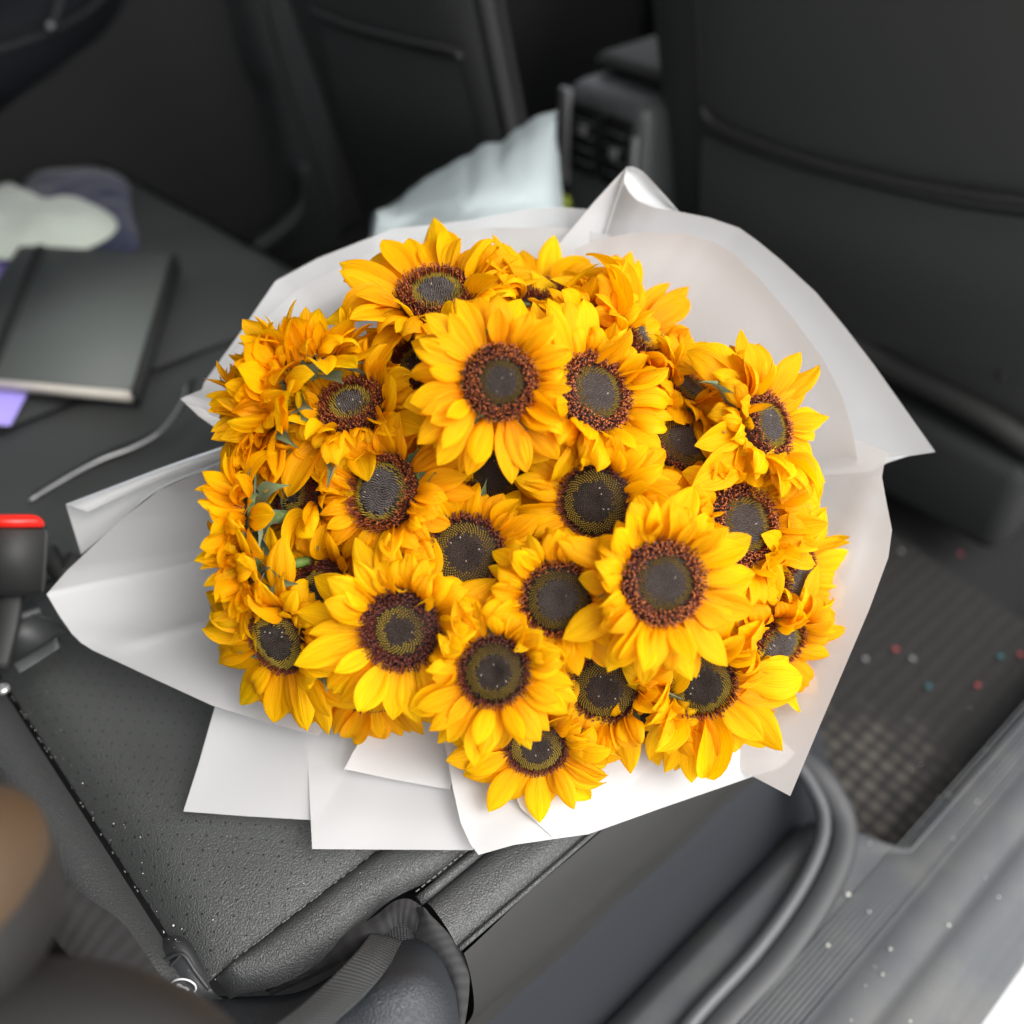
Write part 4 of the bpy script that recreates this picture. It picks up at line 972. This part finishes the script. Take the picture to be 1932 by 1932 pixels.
NK = P(985, 945, 1.03)
GROUP = 'sunflowers in the bouquet'
for fi, (x, y, d, dd, tilt, rpx, dk, plen, label, opt) in enumerate(FL):
    rg = random.Random(500 + fi)
    n_, e1, e2, r_, u_ = local_frame(x, y, dd, tilt)
    C0 = P(x, y, d)
    Mx = Matrix((e1, e2, n_)).transposed().to_4x4() @ Matrix.Rotation(rg.uniform(0, 6.28), 4, 'Z')
    root = empty('sunflower'); rpx *= 1.05
    root.matrix_world = Matrix.Translation(C0) @ Mx
    tag(root, label, 'sunflower', GROUP)
    rad = rpx * d / FPX; s = rad / DR
    L0 = plen * d / FPX * 1.03
    # disc
    if not opt.get('hide'):
        base, rings = DISC[dk + ('2' if dk + '2' in DISC and rg.random() < .45 else '')]
        sd_ = inst('seed_disc', base, root, Matrix.Diagonal((s * rg.uniform(.95, 1.05), s * rg.uniform(.95, 1.05), s * rg.uniform(.7, 1.4), 1)))
        for nm, me in zip(('floret_buds', 'olive_florets', 'open_florets'), rings):
            o = inst(nm, me, sd_, Matrix.Identity(4)); o['kind'] = 'stuff'
    # green receptacle and stem
    vs = []; pr_ = [(rad * .5, -.004), (rad * .98, -.0045), (rad * 1.02, -.006), (rad * .85, -.013), (rad * .5, -.019), (.006, -.026), (.005, -.04)]
    for q, z_ in pr_:
        for k in range(16): vs.append((q * math.cos(k * math.pi / 8), q * math.sin(k * math.pi / 8), z_))
    fs = [(i * 16 + k, i * 16 + (k + 1) % 16, (i + 1) * 16 + (k + 1) % 16, (i + 1) * 16 + k) for i in range(6) for k in range(16)]
    mesh_obj('calyx', vs, fs, M['bract'], root)
    inv = root.matrix_world.inverted()
    end = inv @ (NK + Vector((rg.uniform(-.015, .015), rg.uniform(-.012, .012), rg.uniform(-.012, .012))))
    tube('stem', [Vector((0, 0, -.03)), Vector((0, 0, -.06)), end * .55 + Vector((0, 0, -.02)), end], .0042, M['stem'], root, n=14, seg=7)
    # petals
    inner = Mx.to_3x3()
    fcol = (1.0, rg.uniform(.95, 1.06), 1.0, 1.0); L0 *= rg.uniform(.95, 1.06)
    layers = [(3, 14, 1.06, (-.42, -.16)), (0, 19, 1.02, (-.10, .16)), (1, 18, .93, (.02, .36)), (2, 9, .76, (.25, .80)), (4, 20, .56, (.5, 1.2))]
    for ly, cnt, ls_, (ea, eb) in layers:
        for k in range(cnt):
            ph = 2 * math.pi * (k + .5 * (ly % 2) + rg.uniform(-.28, .28)) / cnt
            rd = Vector((math.cos(ph), math.sin(ph), 0)); wd = inner @ rd
            sx, sy = wd.dot(r_), wd.dot(u_); fore = math.hypot(sx, sy)
            ang = math.degrees(math.atan2(sy, sx)) % 360
            pl_px = plen * ls_; el = rg.uniform(ea, eb); kind = 'flat' if rg.random() < .62 else ('cup' if rg.random() < .7 else 'crumple'); scl = rg.uniform(.86, 1.10); crowd = 0
            free = opt.get('free')
            isfree = free and ((ang - free[0]) % 360) <= (free[1] - free[0])
            if not isfree and ly != 3:
                for fj, g_ in enumerate(FL):
                    if fj == fi or g_[9].get('hide'): continue
                    dx, dy = g_[0] - x, y - g_[1]; dist = math.hypot(dx, dy)
                    if dist > 330: continue
                    da = abs((math.degrees(math.atan2(dy, dx)) - ang + 180) % 360 - 180)
                    if da > 48: continue
                    dz = g_[2] - d
                    if dz < -.035: av = pl_px          # slides below the bloom in front
                    elif dz > .035: av = dist - rpx - g_[5] * .75
                    else: av = (dist / max(.7, math.cos(math.radians(da))) - rpx - g_[5]) * .56
                    if av < pl_px * .93: crowd = max(crowd, 1 - max(0, av) / pl_px)
            if crowd > 0:
                el = max(el, math.acos(max(.12, 1 - crowd)) * rg.uniform(.55, .95)); scl *= 1 - .32 * crowd
                kind = 'crumple' if rg.random() < .35 + crowd * .5 else 'cup'
            elif opt.get('crumple') and rg.random() < .6: kind = 'crumple'; el += rg.uniform(0, .6)
            if tilt > 60 and crowd == 0 and ly != 3:
                el = rg.uniform(.15, .75) if ly else rg.uniform(-.1, .5); kind = rg.choice(['flat', 'back', 'cup', 'crumple'])
            if opt.get('sepals'):
                camside = wd.dot((CP - C0).normalized())
                el = (.15 + .95 * max(0, camside) + rg.uniform(-.1, .25)) if ly != 3 else rg.uniform(0, .2); scl = max(scl, .9)
                kind = rg.choice(['flat', 'back', 'cup', 'cup', 'crumple'])
            if ly == 3 and (tilt > 40): el = rg.uniform(-.1, .05)
            if ly == 4:
                if crowd < .12: continue
                kind = 'crumple'; el = rg.uniform(.35, 1.25); scl = rg.uniform(.75, 1.15)
            if crowd == 0 and ly in (0, 1) and rg.random() < .14: continue
            if ly == 2 and rg.random() < (.25 if crowd == 0 else 0): continue
            ln = L0 * ls_ * scl
            me = rg.choice(PET[kind])
            wsc = rg.uniform(.92, 1.22) * (1.0 if kind != 'crumple' else .95)
            mtx = Matrix.Rotation(ph - math.pi / 2, 4, 'Z') @ Matrix.Translation((0, rad * (1.0 - .03 * (ly % 3) + (.12 if ly == 4 else 0)), -.0035 + .0016 * (ly if ly < 3 else (-1.5 if ly == 3 else 1)))) @ Matrix.Rotation(el, 4, 'X') @ Matrix.Rotation(rg.uniform(-.30, .30), 4, 'Y') @ Matrix.Rotation(rg.uniform(-.10, .10), 4, 'Z') @ Matrix.Diagonal((ln * wsc * (1 if rg.random() < .5 else -1), ln, ln, 1))
            ok = True
            for attempt in range(4):
                ok = True
                for vy in (.55, .95):
                    wp = root.matrix_world @ (mtx @ Vector((0, vy, 0)))
                    rel = wp - CP; dep = rel.dot(FW); qx = 966 + FPX * rel.dot(RT) / dep; qy = 966 - FPX * rel.dot(UP) / dep
                    for fj, g_ in enumerate(FL):
                        if g_[9].get('hide') or g_[9].get('sepals') and fj != fi: continue
                        lim = .76 if fj != fi else .80
                        if fj != fi and (g_[2] - d > .062 or dep > g_[2] + .008): continue
                        gx, gy = qx - g_[0], g_[1] - qy; ga = math.radians(g_[3]); al = gx * math.cos(ga) + gy * math.sin(ga); pe = -gx * math.sin(ga) + gy * math.cos(ga)
                        al /= max(.3, math.cos(math.radians(g_[4])))
                        if math.hypot(al, pe) < g_[5] * lim: ok = False
                if ok: break
                mtx = mtx @ Matrix.Diagonal((.88, .76, .80, 1))
            if not ok and rg.random() < .85: continue
            inst('petal', me, root, mtx).color = fcol
    # a few long sepals pushed up between the petals
    for k in range(0 if opt.get('sepals') or d < .73 else rg.choice((0, 1, 1, 2))):
        ph = rg.uniform(0, 6.28); bl_ = L0 * rg.uniform(.62, .95)
        mtx = Matrix.Rotation(ph - math.pi / 2, 4, 'Z') @ Matrix.Translation((0, rad * 1.10, -.013)) @ Matrix.Rotation(rg.uniform(.0, .45), 4, 'X') @ Matrix.Rotation(rg.uniform(-.8, .8), 4, 'Y') @ Matrix.Diagonal((bl_ * .55, bl_, bl_, 1))
        inst('bract', rg.choice(BR), root, mtx)
    # bracts
    nbr = 18 if opt.get('sepals') else 9
    for k in range(nbr):
        ph = 2 * math.pi * (k + rg.uniform(-.2, .2)) / nbr
        bl_ = (.034 if opt.get('sepals') else .024) * rg.uniform(.8, 1.2)
        el = rg.uniform(-.9, -.1) if opt.get('sepals') else rg.uniform(-.3, .1)
        mtx = Matrix.Rotation(ph - math.pi / 2, 4, 'Z') @ Matrix.Translation((0, rad * .86, -.008 - .004 * (k % 3))) @ Matrix.Rotation(el, 4, 'X') @ Matrix.Rotation(rg.uniform(-.3, .3), 4, 'Y') @ Matrix.Diagonal((bl_, bl_, bl_, 1))
        inst('bract', rg.choice(BR), root, mtx)

# ------------------------------------------------------------------ crumbs and specks
def specks(name, pts, m):
    vs = []; fs = []
    for p, r in pts:
        k = len(vs)
        vs += [p + Vector(q) * r for q in ((1, 0, 0), (0, 1, 0), (-1, 0, 0), (0, -1, 0), (0, 0, 1), (0, 0, -1))]
        fs += [(k, k + 1, k + 4), (k + 1, k + 2, k + 4), (k + 2, k + 3, k + 4), (k + 3, k, k + 4), (k + 1, k, k + 5), (k + 2, k + 1, k + 5), (k + 3, k + 2, k + 5), (k, k + 3, k + 5)]
    o = mesh_obj(name, vs, fs, m, smooth=False); o['kind'] = 'stuff'; tag(o, 'scattered pale crumbs and dust specks', 'crumbs'); return o

cr_ = []
for i in range(45):
    f_ = RNG.uniform(.04, .45); l_ = IN + RNG.gauss(0, .010); cr_.append((CARROT @ Vector((f_, l_, .004)), RNG.uniform(.0002, .0005)))
for i in range(42):
    f_ = .032 + abs(RNG.gauss(0, .014)); l_ = RNG.uniform(.39, .8); cr_.append((CARROT @ Vector((f_, l_, .008)), RNG.uniform(.0002, .0006)))
for i in range(22):
    cr_.append((CARROT @ Vector((RNG.uniform(.3, 1.0), RNG.uniform(.0, .2), -.280)), RNG.uniform(.0005, .0016)))
for x, y, r in [(1600, 1687, .0028), (1562, 1783, .0022), (327, 1746, .0010), (1640, 1720, .0016), (1545, 1700, .0014), (1790, 1745, .002), (1680, 1790, .0018)]:
    cr_.append((CARROT @ PZ(x, y, -.278 if x > 1000 else .012), r))
specks('crumbs', cr_, M['crumb'])
DOTL = {'red_confetti': ['bright red paper dot lowest of the reds on the mat, beside a teal dot', 'red paper dot between the two pale grey dots near the wrapping', 'red paper dot at the right edge of the photo beside a teal dot', 'red paper dot high on the mat under the front seat'],
        'teal_confetti': ['teal paper dot on the mat between the wrapping and the lowest red dot', 'teal paper dot near the right edge of the photo beside a red dot'],
        'grey_confetti': ['pale grey paper dot on the mat closest to the wrapping paper', 'pale grey paper dot on the mat just right of a red dot', 'pale grey paper dot on the mat beside the door sill, higher one', 'pale grey paper dot highest on the mat, below the front seat', 'pale grey paper dot on the mat beside the door sill, lower one']}
for cname, colr, lab, ps_ in [('red_confetti', (.30, .05, .055), 'tiny red paper dots on the floor mat', [(1845, 1293), (1690, 1225), (1925, 1235), (1812, 1045)]),
                        ('teal_confetti', (.03, .12, .135), 'tiny teal paper dots on the floor mat', [(1752, 1295), (1888, 1238)]),
                        ('grey_confetti', (.20, .20, .205), 'tiny pale grey paper dots on the floor mat', [(1633, 1243), (1722, 1243), (1860, 1415), (1700, 1040), (1790, 1500)])]:
    m_ = mat(cname + '_paper', colr, .8, .3)
    for qi, q in enumerate(ps_):
        p = CARROT @ PZ(*q, -.321); vs = [(.0034 * math.cos(i * math.pi / 5), .0034 * math.sin(i * math.pi / 5), h) for h in (0, .0008) for i in range(10)]
        fs = [tuple(range(10, 20)), tuple(range(9, -1, -1))] + [(i, (i + 1) % 10, 10 + (i + 1) % 10, 10 + i) for i in range(10)]
        o = mesh_obj(cname + '_dot', vs, fs, m_, smooth=False); o.location = p; tag(o, DOTL[cname][qi], 'paper dot', lab.replace('tiny ', ''))
